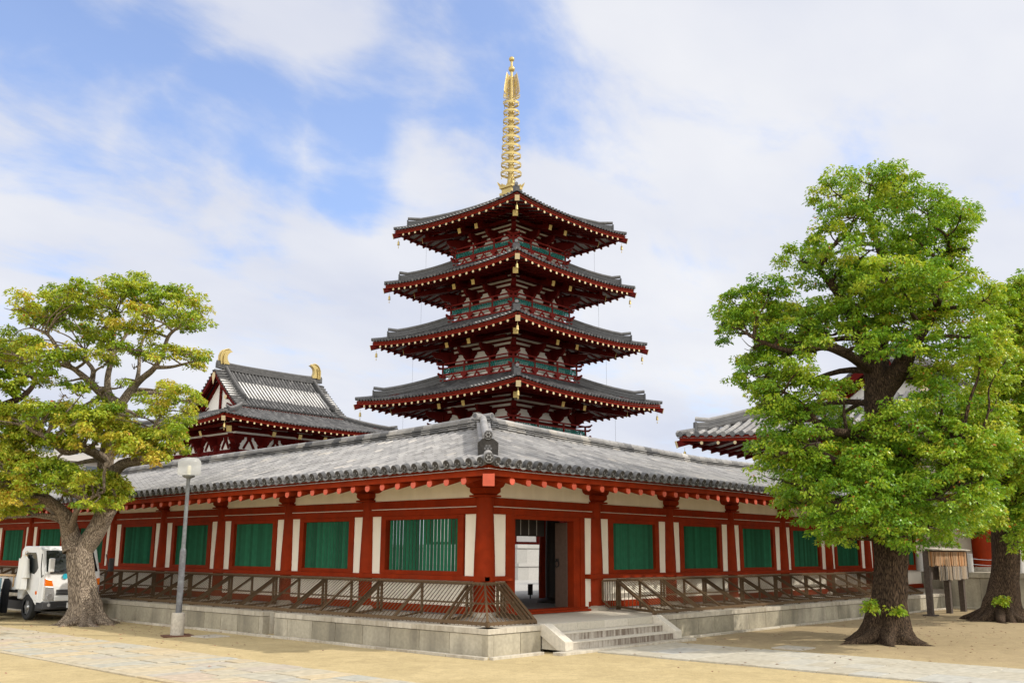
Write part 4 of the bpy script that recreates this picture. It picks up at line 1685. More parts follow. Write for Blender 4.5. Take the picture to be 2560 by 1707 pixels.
# ---------------------------------------------------------------- gabled upper roofs (hall and gate), ridge along X
def gable_roof(parent, cx, cy, gx, gy, zlow, zr, tilemat, paint, seed=1, pitch=.36, horns=True, inner=.9):
    r = random.Random(seed)
    tl, en = MB(), MB()

    def zz(t):
        return zlow + (zr - zlow) * (.80 * t + .20 * t * t)
    for sg in (-1, 1):
        for j in range(6):
            t0, t1 = j / 6, (j + 1) / 6
            tl.add([(cx - gx, cy + sg * gy * (1 - t0), zz(t0)), (cx + gx, cy + sg * gy * (1 - t0), zz(t0)), (cx + gx, cy + sg * gy * (1 - t1), zz(t1)), (cx - gx, cy + sg * gy * (1 - t1), zz(t1))],
                   [(0, 1, 2, 3)], tone=.05)
        x = cx - gx + 1.35
        L_ = math.hypot(gy, zr - zlow)
        while x < cx + gx - 1.3:
            tile_row(tl, lambda t, x=x: np.array((x, cy + sg * gy * (1 - t), zz(t) + .03)), 0, 1, .42 / L_, .092, None, (1, 0, 0), r, n=4)
            p = np.array((x, cy + sg * gy, zlow + .05))
            nv = np.array((0, sg, -.3))
            en.tube([p, p + nv * .05], .105, 8, tone=.1)
            x += pitch
        # verge rows laid sideways along the gable edge
        for e in (-1, 1):
            k = int(L_ / .36)
            for i in range(k):
                t = (i + .5) / k
                c = np.array((0, cy + sg * gy * (1 - t), zz(t) + .05))
                a = c + np.array((cx + e * gx, 0, -.06))
                b = c + np.array((cx + e * (gx - 1.0), 0, 0.05))
                al = np.array((0, sg * gy, -(zr - zlow)))
                al = al / np.linalg.norm(al)
                tile_row(tl, lambda u: a + (b - a) * u, 0, 1, .5, .095, None, al, r, n=4)
                en.tube([a, a + np.array((e * .05, 0, -.01))], .105, 8, tone=.1)
            # descending ridge
            pts = [np.array((cx + e * (gx - 1.12), cy + sg * gy * (1 - t), zz(t) + .12 + .14 * max(0, (.30 - t)) / .16)) for t in np.linspace(.16, 1, 8)]
            for lay in range(3):
                for a, b in zip(pts, pts[1:]):
                    tl.obox(a + np.array((0, 0, .1 * lay)), b + np.array((0, 0, .1 * lay)), .26 - .03 * lay, .085, tone=.15 + .15 * r.random())
            tl.tube([p + np.array((0, 0, .34)) for p in pts], .12, 8, tone=.5)
    # main ridge
    nseg = 18
    for i in range(nseg):
        a, b = cx - gx + .2 + (2 * gx - .4) * i / nseg, cx - gx + .2 + (2 * gx - .4) * (i + 1) / nseg

        def rl(x):
            return .18 * ((x - cx) / gx) ** 4
        for lay in range(5):
            tl.obox((a, cy, zr + .04 + .1 * lay + rl(a)), (b, cy, zr + .04 + .1 * lay + rl(b)), .40 - .03 * (lay % 2), .085, tone=.2 + .3 * r.random())
        tl.tube([(a, cy, zr + .56 + rl(a)), (b, cy, zr + .56 + rl(b))], .13, 8, tone=.4)
    tl.add(en.v, en.f)
    tl.t[-len(en.f):] = en.t
    rf = tl.build('upper_roof', tilemat, parent, fixn=False)
    # gable ends
    for e in (-1, 1):
        wl, fr, gd = MB(), MB(), MB()
        xg = cx + e * (gx - inner)
        wl.add([(xg, cy - gy * .93, zlow - .6), (xg, cy + gy * .93, zlow - .6), (xg, cy, zr - .25)], [(0, 1, 2)])
        wl.add([(xg - e * .1, cy - gy * .93, zlow - .6), (xg - e * .1, cy + gy * .93, zlow - .6), (xg - e * .1, cy, zr - .25)], [(0, 1, 2)])
        x0, x1 = cx + e * (gx - .14), cx + e * (gx + .0)
        for sg in (-1, 1):
            for t0, t1 in zip(np.linspace(-.02, 1, 7), np.linspace(-.02, 1, 7)[1:]):
                a = np.array((cx + e * (gx - .07), cy + sg * gy * (1 - t0), zz(t0) - .28))
                b = np.array((cx + e * (gx - .07), cy + sg * gy * (1 - t1), zz(t1) - .28))
                fr.obox(a, b, .13, .34)
            # rafters behind the barge board, strut frame on the wall
            for q, dx in ((.33, .3), (.66, .55)):
                fr.obox((cx + e * (gx - dx), cy + sg * gy * 1.0, zlow - .34), (cx + e * (gx - dx), cy, zz(1) - .34), .13, .16)
            fr.obox((xg + e * .06, cy + sg * gy * .80, zlow - .3), (xg + e * .06, cy, zr - .55), .14, .30)
            for t in (.02, .46):
                p = np.array((xg, cy + sg * gy * (1 - t) * .97, zz(t) - .60))
                fr.box(p + np.array((0, -.15, -.16)), p + np.array((e * (inner - .02), .15, .16)))
                gd.tube([p + np.array((e * (inner - .02), 0, 0)), p + np.array((e * (inner + .05), 0, 0))], .20, 10)
        fr.box((xg - .04, cy - .15, zlow - .6), (xg + e * .14, cy + .15, zr - .5))
        fr.box((xg - .05, cy - gy * .95, zlow - .72), (xg + e * .12, cy + gy * .95, zlow - .42))
        gd.prism([(-.26, -.2), (0, -.95), (.26, -.2), (.10, .12), (-.10, .12)], lambda a, b, t: (cx + e * (gx + t), cy + a, zr - .42 + b), .01, .05)
        gw = wl.build('gable_wall', Mt['pplaster'], rf)
        fr.build('gable_timber', Mt[paint], gw)
        gd.build('gilded_ornament', Mt['palegold'], gw)
    fr, gd = MB(), MB()
        # lower eave boards
    for sg in (-1, 1):
        fr.box((cx - gx, cy + sg * (gy - .06), zlow - .30), (cx + gx, cy + sg * (gy - .16), zlow - .05))
        n = int(2 * gx / .62)
        for i in range(n):
            x = cx - gx + 2 * gx * (i + .5) / n
            fr.tube([(x, cy + sg * (gy - .1), zlow - .38), (x, cy + sg * (gy - 2.2), zlow + .4)], .085, 6)
            gd.tube([(x, cy + sg * (gy - .1), zlow - .38), (x, cy + sg * (gy - .07), zlow - .385)], .09, 8)
    fr.add(gd.v, gd.f, .5, 1)
    fr.build('rafter_row', [Mt[paint], Mt['palegold']], rf)
    sf = MB()
    for sg in (-1, 1):
        sf.add([(cx - gx + .02, cy + sg * (gy - .05), zlow - .12), (cx + gx - .02, cy + sg * (gy - .05), zlow - .12), (cx + gx - .02, cy, zr - .12), (cx - gx + .02, cy, zr - .12)], [(0, 1, 2, 3)])
    sf.build('soffit', Mt['pplaster'], rf)
    if horns:
        for e in (-1, 1):
            hn = MB()
            pr = [(0, 0), (-.08, .5), (-.06, 1.0), (.08, 1.40), (.34, 1.68), (.72, 1.82), (1.05, 1.80), (1.38, 1.62), (1.10, 1.50), (.86, 1.30), (.74, 1.05), (.74, .75), (.86, .46), (1.02, .28), (1.04, 0)]
            zb = zr + .50

            def F(a, b, t):
                return (cx + e * (gx - .55 - a * .8), cy + t, zb + b * .8)
            # thick horn with a raised rim
            hn.prism([(a * .97 + .02, b * .97) for a, b in pr], F, -.20, .20)
            for t in (-.22, .22):
                rim = [F(a, b, t) for a, b in pr[:7]]
                hn.tube(rim, [.07, .07, .07, .06, .06, .05, .03], 6)
            hn.tube([F(a + .30, b - .02, -.29) for a, b in ((0, 0), (-.08, .5), (-.05, .95), (.12, 1.3))], .05, 6)
            hn.build('ridge_horn', Mt['gold'], rf)
    return rf


def build_hall():
    cx, cy = 33.03, 59.5
    g = thing('main_hall', 'red and white temple hall with gabled grey roof and two gilded ridge horns', 'temple hall', (cx, cy, .56))
    hx, hy = 9.77, 8.32
    ring_roof(g, cx, cy, hx, hy, 5.2, 3.6, 12.62, 14.35, .38, Mt['htile'], body=6.6, name='skirt_roof', raft=.64, seed=41, hip_end=.86, hipstack=.2, white_soffit=False)
    gable_roof(g, cx, cy, 5.95, 4.15, 14.35, 18.0, Mt['htile'], 'darkred', seed=42)
    bx_, by_ = hx - 3.1, hy - 3.1
    mb = MB()
    mb.box((cx - bx_, cy - by_, .56), (cx + bx_, cy + by_, 13.6))
    w = mb.build('hall_wall', Mt['pplaster'], g)
    fr, gp = MB(), MB()
    zb0 = 10.45
    for n, al in SIDES:
        hn, ha = (bx_, by_) if n[0] else (by_, bx_)

        def F(s, z, o=0.0):
            return np.array((cx + n[0] * (hn + o) + al[0] * s, cy + n[1] * (hn + o) + al[1] * s, z))
        k = 4 if n[0] else 5
        cols = [-ha + 2 * ha * i / k for i in range(k + 1)]
        for (z, hh, o) in ((zb0 - .15, .32, .16), (zb0 - .55, .2, .1), (zb0 + 1.20, .24, .10), (zb0 + 1.68, .34, .10), (zb0 + 2.15, .3, .12), (zb0 + 2.6, .3, .1)):
            fr.box(F(-ha - .14, z - hh / 2, -.05), F(ha + .14, z + hh / 2, o))
        for c in cols:
            q = F(c, 0)
            fr.lathe((q[0], q[1], 0), [(.34, .6), (.36, 4), (.3, zb0)], 12)
            fr.lathe((q[0], q[1], zb0), [(.42, .0), (.36, .1), (.46, .30), (.46, .45)], 8)
            poly = [(a, b + .3) for a, b in cloud_poly(.30, .82, .85)]
            if abs(abs(c) - ha) < 1e-6:
                poly = [(max(-.36, a) if c < 0 else min(.36, a), b) for a, b in poly]
            fr.prism(poly, lambda a, b, t, c=c: F(c + a, zb0 + b, t), 0, .14)
            if abs(abs(c) - ha) > 1e-6:
                arm = [(-.1, .3), (.5, .36), (.85, .55), (.95, .75), (1.3, .85), (1.5, 1.1), (-.1, 1.1)]
                fr.prism(arm, lambda a, b, t, c=c: F(c + t, zb0 + b, a), -.15, .15)
                a, b = F(c, zb0 + 2.0, -.1), F(c, zb0 + 1.35, 1.7)
                fr.obox(a, b, .28, .36)
                d = (b - a) / np.linalg.norm(b - a)
                MB().obox(b, b + d * .03, .34, .42).build('gilded_plate', Mt['gold'], w)
        for a0, b0 in zip(cols, cols[1:]):
            m = (a0 + b0) / 2
            for sg in (-1, 1):       # inverted V strut
                pts = [F(m, zb0 + .98, .06), F(m + sg * .22, zb0 + .6, .06), F(m + sg * .52, zb0 + .1, .06)]
                for a, b in zip(pts, pts[1:]):
                    fr.obox(a, b, .12, .17)
            fr.box(F(m - .2, zb0 + .86, .0), F(m + .2, zb0 + 1.1, .14))
        fr.box(F(-ha - 1.4, zb0 + 1.75, 1.42), F(ha + 1.4, zb0 + 1.98, 1.64))
    for sx in (-1, 1):
        for sy in (-1, 1):
            c = np.array((cx + sx * bx_, cy + sy * by_, 0))
            o = np.array((sx * .7071, sy * .7071, 0))
            sd = np.array((-o[1], o[0], 0))
            arm = [(-.1, .3), (.55, .36), (.95, .55), (1.1, .78), (1.6, .9), (1.9, 1.15), (-.1, 1.15)]
            fr.prism(arm, lambda a, b, t: c + o * a + sd * t + np.array((0, 0, zb0 + b)), -.2, .2)
            a, b = c + np.array((0, 0, zb0 + 2.1)), c + o * 2.3 + np.array((0, 0, zb0 + 1.45))
            fr.obox(a, b, .36, .44)
            d = (b - a) / np.linalg.norm(b - a)
            MB().obox(b, b + d * .03, .42, .5).build('gilded_plate', Mt['gold'], w)
    # rail of the lower roof terrace
    fr.obox((cx - bx_ - 2.2, cy - by_ + .3, zb0 - .62), (cx - bx_, cy - by_ + .3, zb0 - .55), .1, .1)
    fr.obox((cx - bx_ - 2.2, cy - by_ + .3, zb0 - 1.1), (cx - bx_ - 2.2, cy - by_ + .3, zb0 - .5), .1, .1, up=(1, 0, 0))
    fr.build('timber_frame', Mt['darkred'], w)
    # lower storey roof
    ring_roof(g, cx, cy, hx + 1.2, hy + 1.2, bx_, by_, 7.0, 9.4, .35, Mt['htile'], body=6.6, name='lower_roof', raft=.7, pitch=.5, seed=43, bells=False, hip_end=.86, hipstack=.2)


build_hall()


def build_gate():
    cx, cy = 33.03, .8
    g = thing('gate_building', 'red temple gate on a stone platform, its grey tiled roof half hidden by trees', 'gate', (cx, cy, 1.45))
    ring_roof(g, cx, cy, 7.15, 9.8, 3.9, 4.6, 8.0, 9.8, .34, Mt['tile'], body=5.0, name='skirt_roof', raft=.95, pitch=.52, rad=.135, seed=51, hip_end=.84, hipstack=.36, paint='darkred')
    gable_roof(g, cx, cy, 4.0, 4.2, 9.5, 12.0, Mt['htile'], 'darkred', seed=52, horns=False)
    mb = MB()
    r = random.Random(2)
    # stone platform
    y = -9.0
    while y < -2.96:
        e = min(-2.96, y + 1.15)
        mb.box((24.93, y + .005, -.1), (25.3, e - .005, 1.235), tone=r.random() * .5)
        mb.box((24.88, y + .003, 1.24), (25.6, e - .003, 1.45), tone=.6 + .4 * r.random())
        y = e
    mb.box((25.0, -8.95, -.1), (41, -2.9, 1.40), tone=.3)
    mb.box((25.4, -8.95, 1.40), (41, -2.9, 1.44), tone=.9)
    mb.box((30.6, -2.9, .5), (41, 9, 1.44), tone=.6)
    mb.box((24.6, -9.2, -.1), (24.92, -2.97, .06), tone=.8)
    mb.build('platform', Mt['stone'], g, bevel=0.008)
    w = MB()
    w.box((30.55, -2.9, 1.45), (37.0, 6.0, 8.8))
    
    wl = w.build('gate_wall', Mt['plaster'], g)
    fr = MB()
    fr.box((30.4, -2.9, 1.46), (30.55, 6.0, 1.75))
    fr.box((30.4, -2.9, 4.6), (30.55, 6.0, 5.0))
    fr.box((30.4, -2.9, 7.0), (30.55, 6.0, 7.5))
    for y in (-6.5, -2.95, .6, 4.0, 6.2):
        for x in (30.4, 34, 37.5):
            fr.lathe((x, y, 0), [(.44, 1.46), (.46, 3), (.38, 7.6)], 18)
            fr.lathe((x, y, 0), [(.5, 7.6), (.44, 7.7), (.6, 7.95), (.6, 8.15)], 10)
    for x in (30.4, 37.5):
        fr.box((x - .2, -7.1, 7.2), (x + .2, 6.4, 7.5))
        fr.box((x - .35, -7.4, 8.15), (x + .35, 7.4, 8.5))
    fr.build('timber_frame', Mt['red'], wl, smooth=True)
    bs = MB()
    for y in (-6.5, -2.95):
        bs.lathe((30.4, y, 0), [(.72, 1.445), (.70, 1.52), (.55, 1.60), (.48, 1.62)], 18)
    bs.build('column_base', Mt['capstone'], wl, smooth=True)
    for i, y in enumerate((-1.87, -3.9, -5.85)):
        mb = MB()
        mb.lathe((25.34, y, 0), [(.165, 1.455), (.165, 2.17), (.15, 2.21), (.02, 2.22)], 18)
        tag(mb.build('bollard', Mt['bollard'], smooth=True),
            ['round grey concrete bollard between the thick dark trunk and the plaque stand', 'round grey concrete bollard between the plaque board and the tree before the gate',
             'round grey concrete bollard where the chain ends, past the tree before the gate'][i], 'bollard', 'bollards along the stone platform edge')
    mb = MB()
    ys = (-1.87, -3.9, -5.85)
    for a, b in zip(ys, ys[1:]):
        for z in (2.02, 1.80):
            pts = [(25.34, a + (b - a) * t, z - .28 * (t * (1 - t))) for t in np.linspace(0.08, .92, 9)]
            mb.tube(pts, .013, 5)
    tag(mb.build('chain', Mt['chain']), 'pale chains slung between the concrete bollards on the platform', 'chain')


build_gate()


# ---------------------------------------------------------------- trees
def catmull(pts, rad, sub=5):
    pts = [np.array(p, float) for p in pts]
    P, Rr = [], []
    n = len(pts)
    for i in range(n - 1):
        p0, p1, p2, p3 = pts[max(i - 1, 0)], pts[i], pts[i + 1], pts[min(i + 2, n - 1)]
        for k in range(sub):
            t = k / sub
            P.append(0.5 * ((2 * p1) + (-p0 + p2) * t + (2 * p0 - 5 * p1 + 4 * p2 - p3) * t * t + (-p0 + 3 * p1 - 3 * p2 + p3) * t ** 3))
            Rr.append(rad[i] + (rad[i + 1] - rad[i]) * t)
    P.append(pts[-1])
    Rr.append(rad[-1])
    return P, Rr


def limb(mb, pts, rad, n=10, sub=5, flare=0.0, knobs=.06, seed=0):
    P, Rr = catmull(pts, rad, sub)
    ref = None
    vs = []
    k = len(P)
    z0 = P[0][2]
    for i in range(k):
        t = P[min(i + 1, k - 1)] - P[max(i - 1, 0)]
        t /= np.linalg.norm(t) + 1e-9
        if ref is None:
            ref = np.cross(t, (0.31, 1, 0.05))
        ref = ref - t * (ref @ t)
        ref /= np.linalg.norm(ref)
        b = np.cross(t, ref)
        h = P[i][2] - z0
        for j in range(n):
            a = 2 * math.pi * j / n
            r_ = Rr[i]
            dv = math.cos(a) * ref + math.sin(a) * b
            p = P[i] + dv * r_
            q = 1 + knobs * 2 * mnoise.noise(Vector((p[0] * 1.6 + seed, p[1] * 1.6, p[2] * .8))) + knobs * mnoise.noise(Vector((p[0] * 5, p[1] * 5 + seed, p[2] * 2)))
            if flare:
                e = math.exp(-max(0, h) / .34)
                root = .55 + .45 * math.sin(a * 5 + seed + 1.3 * math.sin(a * 2 + seed)) + .35 * math.sin(a * 9 + seed * 2)
                q += flare * e * max(.15, root) + .10 * math.exp(-h / 1.6) * math.sin(a * 5 + seed)
                q += .10 * flare * math.exp(-h / .9)
            pp = P[i] + dv * r_ * q
            if flare and h < .6:
                pp[2] = P[i][2] - .0
            vs.append(pp)
    fs = [(i * n + j, i * n + (j + 1) % n, (i + 1) * n + (j + 1) % n, (i + 1) * n + j) for i in range(k - 1) for j in range(n)]
    fs.append(tuple(range((k - 1) * n, k * n)))
    mb.add(vs, fs)
    return P, Rr


def leaf_mesh(name, centers, normals_up, sizes, tones, mat_, parent, nr):
    """centers Nx3; each leaf a small bent diamond"""
    n = len(centers)
    d = normals_up                       # pointing direction of the leaf
    d = d / np.linalg.norm(d, axis=1, keepdims=True)
    rv = nr.normal(size=(n, 3))
    s = np.cross(d, rv * .55 + np.array([0, 0, 1.0]))
    s /= np.linalg.norm(s, axis=1, keepdims=True) + 1e-9
    u = np.cross(s, d)
    L_ = sizes[:, None]
    v0 = centers
    v1 = centers + d * L_ * .45 + s * L_ * .27 + u * L_ * .05
    v2 = centers + d * L_ - u * L_ * .12
    v3 = centers + d * L_ * .45 - s * L_ * .27 + u * L_ * .05
    V = np.stack([v0, v1, v2, v3], 1).reshape(-1, 3).astype(np.float32)
    me = bpy.data.meshes.new(name)
    me.vertices.add(4 * n)
    me.vertices.foreach_set('co', V.ravel())
    me.loops.add(4 * n)
    me.loops.foreach_set('vertex_index', np.arange(4 * n, dtype=np.int32))
    me.polygons.add(n)
    me.polygons.foreach_set('loop_start', np.arange(0, 4 * n, 4, dtype=np.int32))
    me.update(calc_edges=True)
    at = me.attributes.new('tone', 'FLOAT', 'FACE')
    at.data.foreach_set('value', tones.astype(np.float32))
    me.materials.append(mat_)
    o = bpy.data.objects.new(name, me)
    COL.objects.link(o)
    o.parent = parent
    o.matrix_parent_inverse = Matrix.Translation(-parent.location)
    return o


def crown_leaves(pads, nr, density=3.4, per=92, leaf=.10, holes=(), D0=0.0):
    """pads: (centre, rx, ry(vertical), rz(depth), tone shift); every pad carries small umbrella-like tufts of drooping leaves"""
    C_, D_, T_, S_ = [], [], [], []
    for (c, a, b, dp, ts) in pads:
        area = 4 * math.pi * ((a * b) ** 1.6 / 3 + (a * dp) ** 1.6 / 3 + (b * dp) ** 1.6 / 3) ** (1 / 1.6)
        k = max(4, int(area * density * nr.uniform(.85, 1.1)))
        v = nr.normal(size=(k, 3))
        v /= np.linalg.norm(v, axis=1, keepdims=True)
        v[:, 2] = np.where((v[:, 2] < -.45) & (nr.random(k) < .5), -v[:, 2], v[:, 2])
        lump = np.array([mnoise.noise(Vector((float(x * 1.7 + c[0]), float(y * 1.7 + c[1]), float(z * 1.7 + c[2])))) for x, y, z in v])
        rad = np.where(nr.random(k) < .2, nr.uniform(.35, .8, k), nr.uniform(.8, 1.05, k)) * (1 + .35 * lump)
        off = v * rad[:, None]
        w = off[:, 0:1] * a * RH + off[:, 1:2] * dp * FH
        w[:, 2] += off[:, 2] * b
        cc = np.array(c) + w
        # open places in the crown
        if holes:
            rel = cc - CAM
            dz = rel @ CF
            qx, qy = 1280 + FPX * (rel @ CR) / dz, 853.5 - FPX * (rel @ CU) / dz
            ok = np.ones(k, bool)
            for (hx_, hy_, rx_, ry_, front) in holes:
                inside = ((qx - hx_) / rx_) ** 2 + ((qy - hy_) / ry_) ** 2 < 1
                if front:
                    inside &= (rel @ FH) < D0 + .1
                ok &= ~inside
            cc, v = cc[ok], v[ok]
            k = len(cc)
            if k == 0:
                continue
        rt = nr.uniform(.13, .25, k)                       # tuft radius
        # upper dome of each tuft
        q = nr.normal(size=(k * per, 3))
        q /= np.linalg.norm(q, axis=1, keepdims=True)
        q[:, 2] = np.where(q[:, 2] < -.35, -q[:, 2] * .8, q[:, 2])
        rr = np.repeat(rt, per)[:, None] * (1 - .55 * nr.random((k * per, 1)) ** 2.2)
        pos = np.repeat(cc, per, 0) + q * rr * np.array([1, 1, .85])
        dire = q * np.array([1, 1, .35]) + np.array([0, 0, -.55]) + nr.normal(size=(k * per, 3)) * .38
        ct = nr.normal(.03, .13, k) + ts + nr.normal(0, .07)
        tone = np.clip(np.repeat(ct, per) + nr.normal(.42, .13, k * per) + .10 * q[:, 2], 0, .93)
        tone = np.where(nr.random(k * per) < .008, 1.0, tone)
        keep = nr.random(k * per) < np.repeat(nr.uniform(.55, 1.0, k), per)
        C_.append(pos[keep])
        D_.append(dire[keep])
        T_.append(tone[keep])
        S_.append((leaf * nr.uniform(.75, 1.3, k * per))[keep])
    return np.concatenate(C_), np.concatenate(D_), np.concatenate(S_), np.concatenate(T_)


def build_tree(name, label, base, limbs, pads, bark, leafm, seed, conv, flare=1.2, density=3.2, leaf=.12, back=.5, spread=4.2, sprouts=(), ts0=0.0,
               depth_scale=.75, holes=(), bscale=1.2):
    """limbs: (list of (px,py,depth offset), r0, r1); pads: (px,py,rx,ry[,tone shift]) read from the photo with conv(px,py)->source pixels"""
    nr = np.random.default_rng(seed)
    r = random.Random(seed)
    g = thing(name, label, 'tree', (base[0], base[1], 0), 'camphor trees round the gallery')
    D0 = float((np.array((base[0], base[1], 0)) - np.array((CAM[0], CAM[1], 0))) @ FH)
    pxm = FPX / D0
    mb = MB()
    nodes = []
    for i, (pts, r0, r1) in enumerate(limbs):
        w = []
        for p in pts:
            x, y = conv(p[0], p[1])
            w.append(pt(x, y, D0, p[2] if len(p) > 2 else 0.0))
        if i == 0:
            w[0] = np.array((base[0], base[1], -.08))
        rad = [r0 + (r1 - r0) * (k / (len(w) - 1)) ** .8 for k in range(len(w))]
        P, Rr = limb(mb, w, rad, n=72 if i == 0 else 14, sub=8 if i == 0 else 5, flare=flare if i == 0 else 0, knobs=.09 if i == 0 else .07, seed=seed + i)
        nodes += [(p, q) for p, q in zip(P, Rr) if p[2] > 1.5]
    # surface roots running out into the soil
    r0_ = limbs[0][1]
    for k in range(7):
        a_ = k * 2 * math.pi / 7 + r.uniform(-.3, .3)
        L_ = r0_ * r.uniform(2.2, 3.6)
        pr, rr_ = [], []
        for t in np.linspace(0, 1, 6):
            aa = a_ + .35 * math.sin(t * 3 + k) * t
            d_ = r0_ * .75 + L_ * t
            pr.append((base[0] + d_ * math.cos(aa), base[1] + d_ * math.sin(aa), r0_ * .62 * (1 - t) ** 2.4 - .02 - .05 * t))
            rr_.append(r0_ * (.40 * (1 - t) ** 1.3 + .05))
        limb(mb, pr, rr_, n=10, sub=4, knobs=.16, seed=seed + 40 + k)
    NP = np.array([p for p, _ in nodes])
    x0, _ = conv(*limbs[0][0][0][:2])
    out = []
    for pd in pads:
        px, py, rx, ry = pd[:4]
        ts = pd[4] if len(pd) > 4 else 0.0
        sx, sy = conv(px, py)
        s1 = conv(px + rx, py + ry)
        a, b = abs(s1[0] - sx) / pxm * 1.0, abs(s1[1] - sy) / pxm * bscale
        lat = (sx - x0) / pxm
        half = math.sqrt(max(.6, spread ** 2 - lat ** 2)) * depth_scale
        off = -half * r.uniform(.05, .85)
        c = pt(sx, sy, D0, off)
        out.append((c, a, b, max(.5, a * .8), ts + ts0))
        if r.random() < back:
            c = pt(sx + r.uniform(-40, 40), sy + r.uniform(-25, 35), D0, half * r.uniform(.2, .95))
            if c[2] > 2.4:
                out.append((c, a * .95, b * .95, max(.5, a * .8), ts + ts0 - .08))
    # boughs out to the leaf pads
    for (c, a, b, dp, ts) in out:
        cost = np.linalg.norm(NP - c, axis=1) + np.maximum(0, NP[:, 2] - c[2]) * .9
        j = int(np.argmin(cost))
        p, q = nodes[j]
        L_ = np.linalg.norm(c - p)
        if L_ > .25:
            m1 = p + (c - p) * .35 + np.array((r.uniform(-.15, .15), r.uniform(-.15, .15), .05 * L_)) * min(1, L_)
            m2 = p + (c - p) * .7 + np.array((r.uniform(-.2, .2), r.uniform(-.2, .2), .02)) * min(1, L_)
            w0 = min(q * .7, .03 + .022 * L_)
            limb(mb, [p, m1, m2, c], [w0, w0 * .8, w0 * .55, w0 * .3], n=7, sub=3, knobs=.05, seed=j)
        for k in range(5):
            e = c + RH * r.uniform(-.75, .75) * a + FH * r.uniform(-.75, .75) * dp + np.array((0, 0, r.uniform(-.3, .75) * b))
            m = (c + e) / 2 + np.array((0, 0, -.06))
            limb(mb, [c, m, e], [.018, .013, .006], n=4, sub=2, knobs=0, seed=k)
    mb.build('trunk', bark, g, smooth=True, fixn=False)
    for (px, py, rx, ry) in sprouts:
        sx, sy = conv(px, py)
        s1 = conv(px + rx, py + ry)
        c = pt(sx, sy, D0, -.62)
        out.append((c, abs(s1[0] - sx) / pxm * .45, abs(s1[1] - sy) / pxm * .6, .05, .1))
    nd = len(sprouts)
    hl = []
    for (hx_, hy_, rx_, ry_, fr_) in holes:
        c0, c1 = conv(hx_, hy_), conv(hx_ + rx_, hy_ + ry_)
        hl.append((c0[0], c0[1], c1[0] - c0[0], c1[1] - c0[1], fr_))
    C_, D_, S_, T_ = crown_leaves(out, nr, density=density, leaf=leaf, holes=hl, D0=D0)
    leaf_mesh('crown', C_, D_, S_, T_, leafm, g, nr)
    return g, len(C_)


OV = lambda x, y: (x * 1.08844, y * 1.08844)
Z1 = lambda x, y: (x / 2.45, 640 + y / 2.45)

pads_right = [
    (1925, 448, 58, 46), (2000, 425, 62, 40), (2062, 432, 52, 42), (1960, 500, 72, 46), (2040, 490, 66, 48), (2130, 480, 58, 48), (2180, 510, 42, 48),
    (2205, 500, 20, 34), (1925, 560, 62, 46, .08), (2000, 575, 78, 48, .08), (2080, 545, 58, 42), (2150, 575, 66, 56), (2215, 570, 34, 48),
    (1835, 600, 50, 34), (1890, 630, 54, 40), (1960, 645, 72, 46, .05), (2040, 640, 70, 44, .08), (2120, 640, 70, 48, .1), (2200, 640, 62, 46, .1),
    (1765, 680, 56, 36), (1700, 700, 44, 30), (1658, 745, 24, 38), (1690, 745, 34, 26), (1745, 730, 60, 34), (1820, 740, 66, 40, .08),
    (1900, 735, 70, 42, .06), (1985, 725, 72, 44), (2060, 725, 70, 44, .04), (2140, 720, 72, 48, .14), (2215, 725, 62, 48, .14),
    (1735, 800, 44, 36), (1790, 810, 58, 36), (1755, 865, 58, 44), (1840, 790, 48, 26), (1880, 800, 34, 20), (1760, 930, 44, 46), (1820, 900, 58, 42), (1880, 905, 44, 34),
    (1930, 900, 30, 26), (1960, 800, 50, 30), (2050, 800, 54, 34), (2110, 800, 54, 44, .04), (2180, 800, 62, 46, .1), (2250, 800, 52, 44, .12), (2230, 870, 54, 34, .1),
    (2110, 870, 40, 32, .1), (2150, 920, 48, 34), (1830, 970, 58, 34), (1900, 975, 44, 40), (1960, 1000, 42, 36),
    (2060, 960, 50, 40), (2100, 990, 62, 46), (2170, 990, 66, 50), (2210, 950, 50, 38),
    (1780, 1045, 60, 36), (1850, 1050, 56, 34), (1930, 1060, 58, 36), (1800, 1100, 66, 40), (1880, 1100, 70, 44), (1960, 1110, 66, 46), (2040, 1080, 66, 50),
    (2110, 1070, 66, 48), (2180, 1070, 70, 50), (2250, 1060, 54, 44, .1), (1850, 1155, 66, 44), (1930, 1165, 66, 46), (2010, 1160, 64, 50), (2080, 1150, 66, 50),
    (2150, 1145, 70, 52), (2220, 1140, 60, 50), (1900, 1205, 58, 34), (1975, 1215, 58, 32), (2060, 1215, 58, 34), (2130, 1205, 66, 36), (2200, 1195, 60, 36), (2255, 1160, 36, 40, .1),
    (1915, 1235, 26, 20), (2095, 1245, 40, 22),
]
pads_right += [(2290, 770, 50, 40, .15), (2300, 840, 50, 40, .2), (2285, 900, 50, 36, .12), (2290, 960, 50, 40, .1), (2260, 690, 44, 36, .12), (2280, 1020, 50, 40, .08), (2020, 990, 40, 30, .05), (2000, 1035, 44, 30), (2050, 1045, 44, 34),
               (1990, 1060, 50, 34), (2035, 1110, 56, 40), (2000, 1110, 50, 40), (2045, 1180, 56, 40), (2000, 1190, 56, 36), (2090, 1030, 56, 40),
               (1840, 850, 40, 30), (1800, 960, 46, 34), (1870, 1020, 50, 34), (1780, 760, 50, 36), (1950, 690, 60, 40), (2080, 680, 60, 40), (2160, 650, 60, 40), (2050, 770, 60, 36), (2140, 850, 60, 36), (2200, 1020, 60, 46), (2240, 1090, 50, 46)]
